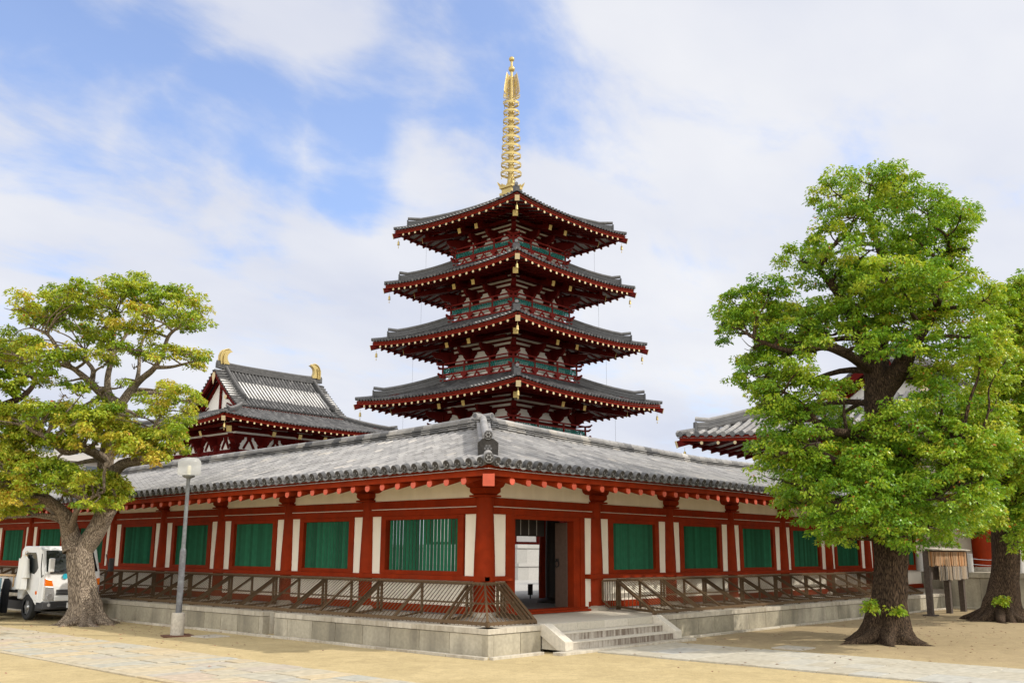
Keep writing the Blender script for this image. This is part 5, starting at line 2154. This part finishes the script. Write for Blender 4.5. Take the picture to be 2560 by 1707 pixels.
limbs_right = [
    ([(2035, 1472), (2043, 1360), (2046, 1250), (2036, 1130), (2022, 1020), (2018, 940), (2020, 880)], .44, .37),
    ([(2020, 890), (2005, 840), (1985, 790, -.3), (1955, 720, -.5), (1915, 660, -.7), (1880, 620, -.8)], .33, .07),
    ([(2022, 890), (2022, 800, .4), (2035, 700, .6), (2030, 610, .5), (2005, 530, .3), (1985, 460, .2)], .26, .05),
    ([(2025, 900), (2065, 850, -.2), (2090, 800, -.5), (2130, 740, -.7), (2165, 660, -.6), (2185, 580, -.5)], .34, .06),
    ([(2000, 850), (1950, 815, -.8), (1895, 795, -1.2), (1840, 808, -1.6), (1790, 800, -1.9), (1720, 770, -2.1)], .17, .04),
    ([(2050, 870), (2110, 850, .6), (2180, 845, 1.0), (2250, 830, 1.3)], .17, .05),
    ([(2015, 1050), (1960, 1000, -1.0), (1890, 985, -1.6), (1850, 935, -1.9), (1800, 900, -2.2)], .17, .04),
    ([(2020, 1080), (1950, 1075, -1.4), (1880, 1040, -2.0), (1790, 1040, -2.3)], .15, .04),
    ([(2036, 1100), (2110, 1040, -1.0), (2180, 1000, -1.6), (2250, 1010, -1.8)], .18, .05),
    ([(2042, 1200), (2100, 1150, -1.3), (2180, 1120, -1.9), (2250, 1110, -2.0)], .15, .05),
    ([(2042, 1210), (1990, 1170, -1.3), (1920, 1150, -2.0), (1850, 1130, -2.2)], .14, .04),
    ([(2030, 700, .6), (2080, 640, .9), (2120, 560, 1.0), (2140, 500, .9)], .12, .04),
]
g_, n_ = build_tree('camphor_tree', 'tall green camphor tree with thick dark trunk standing in sand near the paved walk', (6.73, -7.6), limbs_right, pads_right,
                    Mt['bark_dark'], Mt['leaf_green'], 4, OV, flare=1.15, leaf=.088, density=5.9, holes=((1925, 838, 58, 40, 0), (2015, 885, 34, 62, 1), (2068, 850, 30, 40, 1), (1700, 795, 40, 22, 0), (1955, 790, 20, 16, 1), (1875, 1015, 40, 14, 1)), bscale=1.08, spread=4.6, sprouts=((1999, 1398, 12, 20), (2062, 1405, 12, 14)))
print('leaves', n_)

pads_rear = [
    (2330, 700, 40, 34), (2290, 700, 44, 30), (2345, 760, 50, 44, .05), (2290, 770, 54, 42, .15), (2320, 830, 54, 42, .22), (2260, 830, 48, 34, .2), (2340, 890, 44, 36, .05),
    (2270, 905, 50, 30, .05), (2330, 950, 50, 40), (2270, 970, 52, 40, .05), (2320, 1020, 54, 44, .1), (2250, 1030, 54, 40, .12), (2340, 1090, 50, 44, .1), (2280, 1100, 58, 46, .1),
    (2220, 1100, 54, 44), (2330, 1160, 50, 40), (2260, 1165, 54, 40), (2345, 1230, 34, 44), (2380, 800, 60, 60), (2400, 950, 60, 60), (2390, 1100, 60, 60), (2420, 700, 60, 50), (2440, 1210, 60, 50),
    (2470, 850, 60, 60), (2480, 1020, 60, 60), (2350, 660, 26, 24), (2300, 1200, 40, 24),
]
limbs_rear = [
    ([(2300, 1418), (2305, 1330), (2308, 1250), (2310, 1180), (2320, 1080)], .50, .36),
    ([(2318, 1090), (2300, 1000), (2285, 930, -.6), (2265, 880, -.9), (2240, 860, -1.0)], .30, .08),
    ([(2318, 1090), (2345, 980, .4), (2360, 880, .6), (2350, 780, .5), (2340, 700, .4)], .30, .06),
    ([(2322, 1080), (2380, 1000, -.5), (2430, 900, -.7), (2450, 800, -.8)], .24, .06),
    ([(2312, 1180), (2260, 1130, -1.2), (2220, 1100, -1.6)], .16, .06),
    ([(2312, 1170), (2380, 1120, -1.0), (2440, 1090, -1.4)], .18, .06),
]
build_tree('camphor_tree', 'green camphor tree in front of the gate platform, behind the plaque stand', (17.85, -7.06), limbs_rear, pads_rear,
           Mt['bark_dark'], Mt['leaf_green'], 9, OV, flare=1.25, leaf=.11, density=6.2, spread=4.6, ts0=.12, sprouts=((2302, 1385, 12, 12),))

pads_left = [
    (130, 320, 90, 70), (210, 385, 90, 55), (270, 370, 90, 50), (330, 270, 80, 50), (400, 250, 80, 50), (510, 205, 70, 42), (490, 280, 90, 60), (600, 250, 80, 55), (640, 330, 90, 55), (710, 205, 80, 46),
    (810, 195, 66, 44), (740, 280, 100, 60), (840, 270, 90, 55), (930, 230, 80, 50), (1000, 290, 90, 60), (1060, 235, 66, 40), (1130, 260, 80, 55), (1200, 300, 66, 55, .1), (1230, 370, 56, 44, .12),
    (1170, 400, 66, 44), (1190, 450, 46, 34), (1080, 360, 80, 50), (960, 350, 90, 50, .08), (860, 350, 84, 46, .05), (420, 340, 90, 50), (540, 370, 76, 44), (350, 400, 80, 40),
    (640, 430, 66, 34), (560, 500, 80, 50, -.05), (660, 520, 80, 40, -.05), (760, 430, 66, 36, .1), (900, 460, 60, 34, .08), (720, 560, 44, 30), (800, 590, 50, 30), (940, 540, 56, 46), (960, 610, 50, 34),
    (1080, 600, 64, 38), (1150, 600, 64, 36), (1220, 630, 52, 44), (1200, 670, 40, 26), (880, 640, 30, 30), (760, 750, 52, 40, -.1), (740, 800, 40, 24, -.1), (610, 600, 40, 30), (660, 640, 34, 24),
    (80, 520, 100, 54), (180, 560, 100, 54), (270, 610, 90, 44), (60, 640, 80, 50), (330, 640, 60, 30), (150, 680, 70, 34), (290, 720, 80, 50, -.08), (390, 770, 80, 50, -.12), (480, 800, 70, 44, -.1), (500, 850, 50, 30, -.1),
    (400, 850, 46, 30, -.1), (250, 790, 50, 30, -.08), (560, 760, 40, 26), (400, 590, 60, 36), (480, 620, 50, 30),
    (1010, 800, 40, 26, .2), (1100, 830, 66, 34, .22), (1170, 880, 44, 46, .15), (1060, 900, 60, 34, .12), (960, 900, 50, 34, .05), (1140, 950, 40, 30, .1), (980, 970, 56, 30, .1), (880, 880, 46, 26), (1010, 1060, 50, 34, .05),
]
pads_left2 = [
    (60, 980, 90, 70), (160, 950, 90, 60), (250, 980, 90, 66), (350, 950, 90, 60), (440, 1010, 90, 66), (560, 960, 80, 60), (640, 910, 80, 50), (700, 960, 66, 44), (560, 1030, 70, 44), (60, 1100, 90, 70), (160, 1090, 90, 60),
    (230, 1110, 80, 50), (320, 1140, 90, 56), (420, 1110, 80, 50), (480, 1150, 70, 40, .08), (640, 1080, 70, 54, .12), (720, 1050, 80, 50, .14), (800, 1100, 84, 54, .1), (880, 1140, 80, 50, .05), (960, 1110, 70, 44, .08), (1060, 1080, 70, 40),
    (1100, 1130, 46, 36), (1060, 1160, 50, 30), (780, 1190, 80, 40, .1), (870, 1210, 80, 40, .08), (950, 1190, 60, 36), (700, 1140, 60, 40, .1), (60, 1220, 84, 60, .1), (140, 1250, 80, 50, .1), (90, 1330, 90, 56, .06),
    (200, 1310, 80, 50), (300, 1290, 70, 44), (380, 1330, 80, 46), (480, 1370, 80, 46), (590, 1340, 80, 40), (660, 1390, 80, 50), (720, 1440, 60, 50), (560, 1430, 80, 50), (630, 1480, 80, 46), (690, 1520, 66, 34),
    (430, 1430, 66, 44), (300, 1390, 70, 40), (210, 1390, 70, 40, .05), (60, 1430, 90, 56, .12), (120, 1480, 80, 44, .12), (40, 1510, 66, 36, .1), (190, 1440, 50, 30), (550, 1530, 50, 24), (90, 1560, 60, 26, .1), (-60, 1000, 90, 80), (-80, 1200, 90, 80), (-60, 1400, 80, 70),
    (-60, 560, 90, 70),
]
limbs_left = [
    ([(527, 2245), (530, 2160), (505, 2020), (490, 1880), (480, 1780)], .35, .37),
    ([(455, 1800), (430, 1700), (400, 1600, -.3), (340, 1530, -.5), (220, 1440, -.8), (130, 1370, -1.0)], .34, .09),
    ([(500, 1810), (590, 1680), (650, 1570), (690, 1480, .2), (650, 1330, .3), (655, 1220, .3), (700, 1060, .2), (740, 900, .1)], .31, .22),
    ([(735, 910), (640, 860, -.3), (560, 780, -.6), (490, 720, -.8), (430, 680, -1.0), (300, 650, -1.3), (170, 640, -1.6)], .155, .04),
    ([(735, 905), (670, 850, .1), (660, 740, .2), (690, 610, .2), (690, 480, .1), (700, 380, 0)], .145, .04),
    ([(745, 900), (820, 800, .0), (870, 750, -.2), (950, 680, -.5), (1000, 580, -.7), (1040, 480, -.9), (1130, 410, -1.0)], .155, .04),
    ([(835, 790), (850, 700, .4), (860, 560, .6), (900, 480, .7), (1000, 420, .8)], .085, .03),
    ([(950, 680, -.5), (1040, 680, -.8), (1130, 660, -1.0), (1200, 640, -1.1)], .07, .025),
    ([(560, 780, -.6), (570, 700, -.3), (530, 640, -.1), (520, 580, 0)], .10, .04),
    ([(430, 680, -1.0), (350, 560, -1.2), (290, 480, -1.4), (200, 440, -1.5)], .09, .03),
    ([(690, 1330, .3), (760, 1270, .0), (900, 1250, -.4), (1000, 1240, -.7)], .20, .10),
    ([(900, 1250, -.4), (940, 1060, -.5), (1010, 940, -.6), (1060, 850, -.6), (1080, 800, -.6)], .06, .02),
    ([(430, 1700), (470, 1560, -.9), (560, 1480, -1.4), (640, 1440, -1.6)], .12, .04),
    ([(640, 1560), (700, 1500, -.8), (690, 1430, -1.2)], .10, .04),
    ([(655, 1250, .3), (520, 1180, -.8), (400, 1200, -1.2), (300, 1120, -1.6), (180, 1060, -1.9)], .16, .05),
    ([(690, 610, .2), (760, 500, .5), (820, 420, .8), (860, 330, 1.0)], .08, .03),
]
rl_ = random.Random(77)
pads_left3 = [(p[0] + rl_.uniform(-50, 50), p[1] + rl_.uniform(0, 40), p[2] * .9, p[3] * .9, (p[4] if len(p) > 4 else 0) + .08) for p in pads_left2]
build_tree('camphor_tree', 'yellow green camphor tree whose low forked pale trunk hides half of the white truck', (-4.70, 11.92), limbs_left, pads_left + pads_left2 + pads_left3,
           Mt['bark_pale'], Mt['leaf_yellow'], 14, Z1, flare=1.35, leaf=.098, density=5.2, bscale=1.04, holes=((332, 505, 44, 40, 0), (800, 690, 70, 105, 0), (595, 770, 60, 80, 0), (300, 845, 210, 42, 0), (560, 860, 60, 40, 0), (735, 860, 60, 60, 1), (470, 750, 60, 50, 1), (960, 740, 60, 50, 0), (640, 1270, 50, 60, 1), (520, 1200, 46, 34, 0), (330, 1190, 60, 30, 0)), spread=5.6, back=.25, ts0=.02, depth_scale=.5)

# a second tree stands just outside the left edge; its outer boughs come into the picture
limbs_l2 = [
    ([(-330, 2140), (-330, 1900), (-310, 1600), (-260, 1300), (-200, 1050)], .5, .32),
    ([(-200, 1060), (-90, 960), (60, 900), (150, 850), (210, 770), (160, 700)], .22, .06),
    ([(-200, 1050), (-150, 850), (-60, 700), (40, 640), (90, 560)], .22, .06),
    ([(-230, 1100), (-350, 900), (-420, 700)], .25, .08),
    ([(-290, 1500), (-160, 1430), (-40, 1440), (60, 1480)], .16, .05),
]
pads_l2 = [(40, 620, 80, 50), (-60, 620, 90, 60), (60, 720, 66, 50), (-40, 740, 90, 60), (100, 790, 50, 34), (20, 810, 60, 36), (-160, 560, 100, 80), (-300, 560, 110, 80), (-420, 640, 100, 80), (-180, 760, 100, 70),
           (-340, 780, 110, 80), (-460, 860, 100, 80), (-100, 900, 90, 50), (-260, 1000, 100, 70), (-400, 1050, 100, 80), (-60, 1450, 80, 50), (20, 1500, 60, 40), (-160, 1400, 90, 60), (-420, 1300, 100, 80)]
build_tree('camphor_tree', 'camphor tree whose dark boughs reach in behind the yellow green forked tree', (-6.2, 21.5), limbs_l2, pads_l2,
           Mt['bark_dark'], Mt['leaf_yellow'], 23, Z1, flare=1.2, leaf=.15, density=3.4, spread=4.5, back=.4, ts0=-.12, depth_scale=.5)


# ---------------------------------------------------------------- truck and the things round it
def build_truck():
    X0, X1, YF, YB = -5.28, -3.47, 13.9, 15.82
    g = thing('delivery_truck', 'white flatbed truck with amber indicators parked behind the forked tree trunk', 'truck', ((X0 + X1) / 2, 15, 0))
    # cab shell from a side profile (y,z), corners rounded by bevel
    prof = [(YF + .10, .48), (YF + .02, .62), (YF + .0, 1.05), (YF + .06, 1.46), (YF + .42, 2.20), (YF + .62, 2.29), (YB - .2, 2.29), (YB - .03, 2.15), (YB, 1.5), (YB, .62), (YB - .25, .62)]
    mb = MB()
    # wheel arch
    arch = [(15.07 + .52 * math.cos(a), .40 + .52 * math.sin(a)) for a in np.linspace(R(25), R(160), 9)]
    prof2 = prof[:-1] + [(YB - .2, .62)] + arch + [(YF + .5, .48)]
    mb.prism(prof2, lambda a, b, t: (t, a, b), X0, X1)
    body = mb.build('cab', Mt['white_paint'], g, bevel=0.05, fixn=True)
    in_ = MB()
    in_.box((X0 + .12, YF + .3, .3), (X1 - .12, YB - .1, .66))
    in_.box((X0 + .25, 14.2, .28), (X1 - .25, 19.6, .55))
    in_.build('chassis', Mt['plastic'], g)
    # windscreen lies on the sloped front
    ws = MB()
    a, b = np.array((YF + .085, 1.50)), np.array((YF + .40, 2.145))
    nrm = np.array((-(b - a)[1], (b - a)[0])) / np.linalg.norm(b - a)

    def onw(x, t, o):
        q = a + (b - a) * t + nrm * o
        return (x, q[0], q[1])
    sl_ = (X0 + .13, X1 - .13)
    vs = [onw(sl_[0] - .04, 0, .03), onw(sl_[1] + .04, 0, .03), onw(sl_[1] - .02, 1, .03), onw(sl_[0] + .02, 1, .03)]
    vb = [onw(sl_[0] - .04, 0, -.03), onw(sl_[1] + .04, 0, -.03), onw(sl_[1] - .02, 1, -.03), onw(sl_[0] + .02, 1, -.03)]
    ws.add(vs + vb, [(0, 1, 2, 3), (4, 7, 6, 5), (0, 4, 5, 1), (1, 5, 6, 2), (2, 6, 7, 3), (3, 7, 4, 0)])
    ws.build('windscreen', Mt['glass'], body, bevel=0.01)
    wp = MB()
    for x0_, x1_ in ((X0 + .35, X0 + .85), (X0 + .95, X0 + 1.45)):
        wp.obox(onw(x0_, -.03, .05), onw(x1_, .16, .06), .02, .02)
    wp.obox(onw(X0 + .2, -.06, .03), onw(X1 - .2, -.06, .03), .05, .05)
    wp.build('wiper', Mt['plastic'], body)
    # door with side window (faces west)
    dr = MB()
    po = [(YF + .36, .62), (YF + .28, 1.2), (YF + .34, 1.5), (YF + .66, 2.17), (YB - .30, 2.17), (YB - .22, 1.4), (YB - .30, 1.02), (YB - .55, .98), (YF + .62, .62)]
    for xx, t0, t1 in ((X0, -.012, .02), (X1, -.02, .012)):
        d = MB()
        d.prism(po, lambda a, b, t, xx=xx: (xx + t, a, b), t0, t1)
        dd = d.build('door', Mt['white_paint'], body, bevel=0.012)
        wn = MB()
        pw = [(YF + .47, 1.62), (YF + .58, 1.50), (YF + .74, 1.42), (YF + .84, 1.44), (YB - .50, 1.46), (YB - .42, 2.04), (YB - .52, 2.09), (YF + .74, 2.09), (YF + .66, 2.0)]
        wn.prism(pw, lambda a, b, t, xx=xx: (xx + t, a, b), t0 * 1.9, t1 * 1.9)
        wn.build('side_window', Mt['glass'], dd)
        hl = MB()
        hl.box((xx + t0 * 2.4, YB - .52, 1.30), (xx + t1 * 2.4, YB - .36, 1.35))
        hl.build('door_handle', Mt['plastic'], dd)
        mk = MB()
        mk.tube([(xx + t0 * 2, YF + .45, .86), (xx + t1 * 2, YF + .45, .86)], .06, 12)
        mk.build('side_marker', Mt['amber'], dd)
    # headlights: amber on top of clear
    for x0_, x1_, s in ((X0 + .035, X0 + .37, 1), (X1 - .37, X1 - .035, -1)):
        xi = x1_ if s > 0 else x0_
        xo = x0_ if s > 0 else x1_
        h = MB()
        F = lambda a, b, t: (a, YF - .02 + t + .03 * max(0, b - 1.0), b)
        h.prism([(xo, .66), (xo + s * .31, .64), (xo + s * .335, .80), (xo + s * .27, 1.05), (xo, 1.07)], F, -.02, .12)
        hh = h.build('headlight', Mt['lens'], body, bevel=0.015)
        am = MB()
        am.prism([(xo, 1.075), (xo + s * .27, 1.055), (xo + s * .20, 1.26), (xo, 1.30)], F, -.02, .12)
        am.build('indicator', Mt['amber'], hh, bevel=0.015)
        lb = MB()
        lb.tube([(xo + s * .18, YF - .03, .76), (xo + s * .18, YF - .05, .76)], .085, 14)
        lb.build('lamp_bowl', Mt['alloy'], hh, smooth=True)
    gr = MB()
    for k in range(4):
        gr.box((X0 + .42, YF - .012 - .004 * (k % 2), .79 + .045 * k), (X1 - .42, YF + .06, .825 + .045 * k))
    gr.build('grille', Mt['plastic'], body)
    bp = MB()
    bp.box((X0 + .0, YF - .05, .36), (X1 - .0, YF + .45, .60))
    bp.box((X0 + .45, YF - .08, .40), (X1 - .45, YF, .47))
    bmp = bp.build('bumper', Mt['plastic'], g, bevel=0.03)
    wb = MB()
    wb.box((X0 + .36, YF - .055, .61), (X1 - .36, YF + .2, .745))
    wb.build('bumper_panel', Mt['white_paint'], g, bevel=0.02)
    npm = MB()
    npm.box((X0 + .74, YF - .095, .40), (X0 + 1.08, YF - .082, .565))
    npm.build('number_plate', Mt['white_paint'], bmp)
    fl = MB()
    for x in (X0 + .2, X1 - .2):
        fl.tube([(x, YF - .045, .50), (x, YF - .06, .50)], .05, 12)
    fl.build('fog_lamp', Mt['lens'], bmp)
    st = MB()
    st.tube([(X0 + .66, YF + .02, 1.36), (X0 + .66, YF - .0, 1.36)], .085, 20)
    st.build('round_sticker', Mt['sticker'], body)
    for xx, s in ((X0, -1), (X1, 1)):
        m_ = MB()
        m_.tube([(xx, YF + .10, 1.40), (xx + s * .12, YF - .10, 1.34), (xx + s * .17, YF - .12, 1.60), (xx + s * .12, YF + .02, 2.05)], .014, 6)
        mm = m_.build('mirror_arm', Mt['plastic'], body)
        h = MB()
        cx_ = xx + (.22 if s > 0 else .12)
        h.box((cx_ - .09, YF - .22, 1.50), (cx_ + .09, YF - .14, 1.92))
        h.build('mirror', Mt['plastic'] if s > 0 else Mt['white_paint'], mm, bevel=0.03)
    # wheels
    for y in (15.07, 18.2):
        for xx, s in ((X0 + .02, 1), (X1 - .02, -1)):
            w = MB()
            pr = [(.24, .0), (.36, .0), (.395, .03), (.40, .09), (.40, .15), (.37, .2), (.2, .2)]
            vs = []
            n = 28
            for (rr, t) in pr:
                for j in range(n):
                    a_ = 2 * math.pi * j / n
                    vs.append((xx + s * t, y + rr * math.cos(a_), .40 + rr * math.sin(a_)))
            w.add(vs, [(i * n + j, i * n + (j + 1) % n, (i + 1) * n + (j + 1) % n, (i + 1) * n + j) for i in range(len(pr) - 1) for j in range(n)])
            t = w.build('wheel', Mt['rubber'], g, smooth=True)
            rm = MB()
            rm.tube([(xx + s * .06, y, .40), (xx + s * .15, y, .40)], .25, 22)
            rm.tube([(xx + s * .00, y, .40), (xx + s * .06, y, .40)], [.08, .11], 14)
            for j in range(6):
                a_ = j * math.pi / 3
                rm.obox((xx + s * .05, y + .08 * math.cos(a_), .40 + .08 * math.sin(a_)), (xx + s * .05, y + .24 * math.cos(a_), .40 + .24 * math.sin(a_)), .06, .03, up=(1, 0, 0))
            rm.build('rim', Mt['alloy'], t)
    # load bed with drop sides
    bd = MB()
    bd.box((X0 - .02, 15.95, .82), (X1 + .02, 19.9, .92))
    bd.build('load_bed', Mt['plastic'], g)
    for (p, q) in (((X0 - .03, 15.95, .90), (X0 + .01, 19.9, 1.30)), ((X1 - .01, 15.95, .90), (X1 + .03, 19.9, 1.30)), ((X0 + .011, 15.95, .90), (X1 - .011, 15.99, 1.9))):
        m_ = MB()
        m_.box(p, q)
        if q[2] < 1.5:
            for y in np.arange(16.1, 19.8, .55):
                m_.box((p[0] - .012, y, .93), (q[0] + .012, y + .05, 1.27))
        m_.build('drop_side', Mt['white_paint'], g, bevel=0.01)
    return X0


TX = build_truck()


def cloth_sheet(name, matr, prof, thick, y0, y1, n=14, amp=.02, seed=0):
    """hanging cloth: prof (z, half width) down from the hanger, folds along the width; plane faces west"""
    mb = MB()
    rows = len(prof)
    vs = []
    yc = (y0 + y1) / 2
    for sgn in (0, 1):
        for (z, hw, dx) in prof:
            for j in range(n):
                u = j / (n - 1) * 2 - 1
                fold = amp * math.sin(u * 9 + seed + z * 1.5) * (1.0 - abs(u) ** 6)
                vs.append((TX - .10 - dx + fold - (thick * (1 - u * u) ** .5 if sgn == 0 else 0), yc + u * hw, z))
    fs = []
    for sgn in (0, 1):
        o = sgn * rows * n
        fs += [(o + i * n + j, o + i * n + j + 1, o + (i + 1) * n + j + 1, o + (i + 1) * n + j) for i in range(rows - 1) for j in range(n - 1)]
    mb.add(vs, fs)
    return mb


mb = cloth_sheet('robe', None, [(2.02, .05, 0), (1.97, .14, 0), (1.90, .27, 0), (1.82, .34, .01), (1.55, .36, .02), (1.3, .40, .03), (1.1, .45, .04), (1.0, .47, .05), (.95, .46, .05)], .05, 14.85, 15.65, n=26, amp=.03)
rb = mb.build('white_robe', Mt['cloth'], smooth=True)
tag(rb, 'long white robe on a wooden hanger against the truck door', 'robe')
mb = MB()
mb.tube([(TX - .10, 15.25, 2.02), (TX - .09, 15.25, 2.10), (TX - .05, 15.25, 2.13), (TX - .02, 15.25, 2.10)], .010, 6)
mb.obox((TX - .11, 15.08, 2.0), (TX - .11, 15.42, 2.0), .02, .03)
mb.build('hanger', Mt['plank'], rb)
# long sleeve
mb = MB()
mb.tube([(TX - .13, 14.98, 1.88), (TX - .15, 14.90, 1.6), (TX - .17, 14.86, 1.30)], [.07, .085, .12], 12)
mb.build('sleeve', Mt['cloth'], rb, smooth=True)

mb = cloth_sheet('jacket', None, [(1.25, .05, 0), (1.20, .14, 0), (1.12, .22, 0), (.9, .26, .02), (.5, .28, .03), (.18, .30, .04)], .09, 16.1, 16.7, n=18, amp=.03, seed=2)
bj = mb.build('black_robe', Mt['blackcloth'], smooth=True)
tag(bj, 'black robe hanging from the side of the truck bed', 'robe')
mb = MB()
mb.tube([(TX - .10, 16.4, 1.24), (TX - .06, 16.4, 1.33), (TX - .01, 16.4, 1.325)], .008, 6)
mb.build('hanger', Mt['plank'], bj)
mb = MB()
mb.obox((-5.40, 15.86, 1.36), (-5.42, 19.6, 1.36), .09, .06)
mb.obox((-5.40, 15.9, 1.0), (-5.40, 15.9, 1.34), .04, .04, up=(1, 0, 0))
tag(mb.build('plank', Mt['plank'], bevel=0.006), 'long pale wooden plank lying along the truck bed side', 'plank')
mb = MB()
mb.box((-6.02, 15.40, .02), (-5.95, 16.9, 1.30))
for y in (15.45, 16.1, 16.8):
    mb.box((-6.05, y, .02), (-6.021, y + .06, 1.32))
tag(mb.build('blue_screen', Mt['bluepanel'], bevel=0.008), 'faded blue panel standing beside the black robe and truck bed', 'panel')


# ---------------------------------------------------------------- lamp post
def build_lamp():
    x, y = -4.83, 6.5
    g = thing('lamp_post', 'grey lamp post with frosted drum globe on a round concrete foot', 'street lamp', (x, y, 0))
    mb = MB()
    mb.lathe((x, y, 0), [(.178, -.05), (.172, .3), (.168, .56), (.15, .585)], 28)
    mb.build('concrete_foot', Mt['concrete'], g, smooth=True)
    mb = MB()
    mb.lathe((x, y, 0), [(.082, .57), (.082, 2.12), (.078, 2.18), (.062, 2.23), (.05, 2.24)], 18)
    mb.build('lower_pole', Mt['steel2'], g, smooth=True)
    mb = MB()
    mb.lathe((x, y, 0), [(.056, 2.22), (.05, 3.4), (.05, 4.06), (.07, 4.09), (.15, 4.12), (.17, 4.15), (.17, 4.17)], 18)
    mb.build('upper_pole', Mt['steel'], g, smooth=True)
    mb = MB()
    prof = [(.16, 4.17), (.285, 4.175), (.305, 4.20), (.305, 4.50), (.29, 4.56), (.235, 4.62), (.12, 4.645), (.01, 4.65)]
    mb.lathe((x, y, 0), prof, 32, caps=False)
    mb.build('globe', Mt['globe'], g, smooth=True)
    mb = MB()
    mb.lathe((x, y, 0), [(.05, 4.17), (.05, 4.42), (.02, 4.44)], 12)
    mb.build('bulb', mat('lamp_bulb', (.85, .80, .62), .5), g, smooth=True)
    mb = MB()
    mb.add([(x - .48, y - .22, .02), (x + .30, y - .34, .015), (x + .46, y + .2, .02), (x - .28, y + .34, .018), (x - .48, y - .22, -.03), (x + .30, y - .34, -.03), (x + .46, y + .2, -.03), (x - .28, y + .34, -.03)],
           [(0, 1, 2, 3), (0, 4, 5, 1), (1, 5, 6, 2), (2, 6, 7, 3), (3, 7, 4, 0)])
    mb.build('rusty_base_plate', Mt['rust'], g)


build_lamp()
for (x, y, s, lb) in ((-4.3, 5.75, .36, 'square sand covered drain lid in front of the lamp post'), (3.75, -6.6, .38, 'dark drain lid beside the paved walk below the big tree')):
    mb = MB()
    mb.box((x - s, y - s, -.05), (x + s, y + s, .012))
    mb.box((x - s * .8, y - s * .8, -.05), (x + s * .8, y + s * .8, .017), tone=.2)
    tag(mb.build('drain_lid', Mt['concrete'], bevel=0.006), lb, 'drain lid')


# ---------------------------------------------------------------- votive plaque stand
def build_stand():
    g = thing('plaque_stand', 'wooden stand of hanging votive plaques on three dark posts', 'plaque stand', (20.8, -4.4, 0))
    ps = [(18.95, -4.44), (21.0, -4.42), (22.65, -4.40)]
    for i, (x, y) in enumerate(ps):
        mb = MB()
        mb.box((x - .10, y - .10, -.05), (x + .10, y + .10, 2.30))
        if i == 0:
            mb.box((x - .28, y - .2, -.02), (x + .28, y + .2, .03))
        mb.build('post', Mt['post'], g, bevel=0.008)
    mb = MB()
    for z in (2.28, 1.72):
        mb.box((18.7, -4.50, z), (23.0, -4.56, z + .07))
    mb.box((18.9, -4.40, 1.25), (22.9, -4.34, 2.3))
    mb.build('rail', Mt['post'], g)
    mb = MB()
    mb.add([(18.8, -4.78, 2.32), (22.9, -4.78, 2.32), (22.9, -4.2, 2.40), (18.8, -4.2, 2.40), (18.8, -4.78, 2.35), (22.9, -4.78, 2.35), (22.9, -4.2, 2.43), (18.8, -4.2, 2.43)],
           [(0, 1, 2, 3), (4, 7, 6, 5), (0, 4, 5, 1), (1, 5, 6, 2), (2, 6, 7, 3), (3, 7, 4, 0)])
    mb.build('canopy', Mt['capstone'], g)
    r = random.Random(8)
    mb = MB()
    for row, (z0, z1) in enumerate(((1.75, 2.27), (1.22, 1.73))):
        x = 18.85 + (.9 if row else 0)
        while x < 22.9:
            w = r.uniform(.11, .15)
            dy = r.uniform(-.02, .02)
            tn = (r.uniform(.6, 1.0) if row == 0 else r.uniform(.0, .45))
            zb = z0 + r.uniform(-.03, .03)
            mb.box((x, -4.60 + dy, zb), (x + w * .8, -4.575 + dy, z1), tone=tn)
            x += w
    mb.build('plaque_rows', Mt['plaque'], g)
    mb = MB()
    x = 18.86
    mb.box((22.96, -4.6, 1.3), (22.99, -4.0, 2.3))
    mb.build('end_board', Mt['post'], g)


build_stand()

# small sign seen through the doorway
g = thing('notice_stand', 'small black notice board on a short leg seen through the doorway', 'notice board', (8.55, 5.9, .56))
mb = MB()
mb.box((8.45, 5.88, .68), (8.69, 5.92, 1.06))
mb.build('board', Mt['black'], g, bevel=0.01)
mb = MB()
mb.box((8.55, 5.885, .56), (8.59, 5.915, .69))
mb.build('leg', Mt['black'], g)


# ---------------------------------------------------------------- apartment block far behind
def build_flats():
    X, Y = 62.0, 156.0
    g = thing('apartment_block', 'distant pale apartment block showing between tree boughs above the gallery roof', 'apartment block', (X, Y, 0))
    mb = MB()
    mb.box((X - 14, Y - 6, -1), (X + 12, Y + 8, 19.5))
    mb.box((X - 14.4, Y - 6.6, 19.5), (X + 12.4, Y + 8.2, 20.0))
    w = mb.build('wall', Mt['farwall'], g)
    for fz in (14.0, 17.0, 11.0, 8.0):
        mb = MB()
        mb.box((X - 13.9, Y - 7.4, fz - .2), (X + 11.9, Y - 6.01, fz))
        mb.box((X - 13.9, Y - 7.4, fz), (X + 11.9, Y - 7.25, fz + .9))
        mb.build('balcony', Mt['farwall'], w)
        for k in range(6):
            mb = MB()
            mb.box((X - 13 + 4.2 * k, Y - 6.05, fz + .3), (X - 10.4 + 4.2 * k, Y - 5.99, fz + 2.2))
            mb.build('window', Mt['farglass'], w)
        for k in range(3):
            mb = MB()
            mb.box((X - 14.05, Y - 4 + 4 * k, fz + .6), (X - 13.99, Y - 2.4 + 4 * k, fz + 2.0))
            mb.build('window', Mt['farglass'], w)


build_flats()
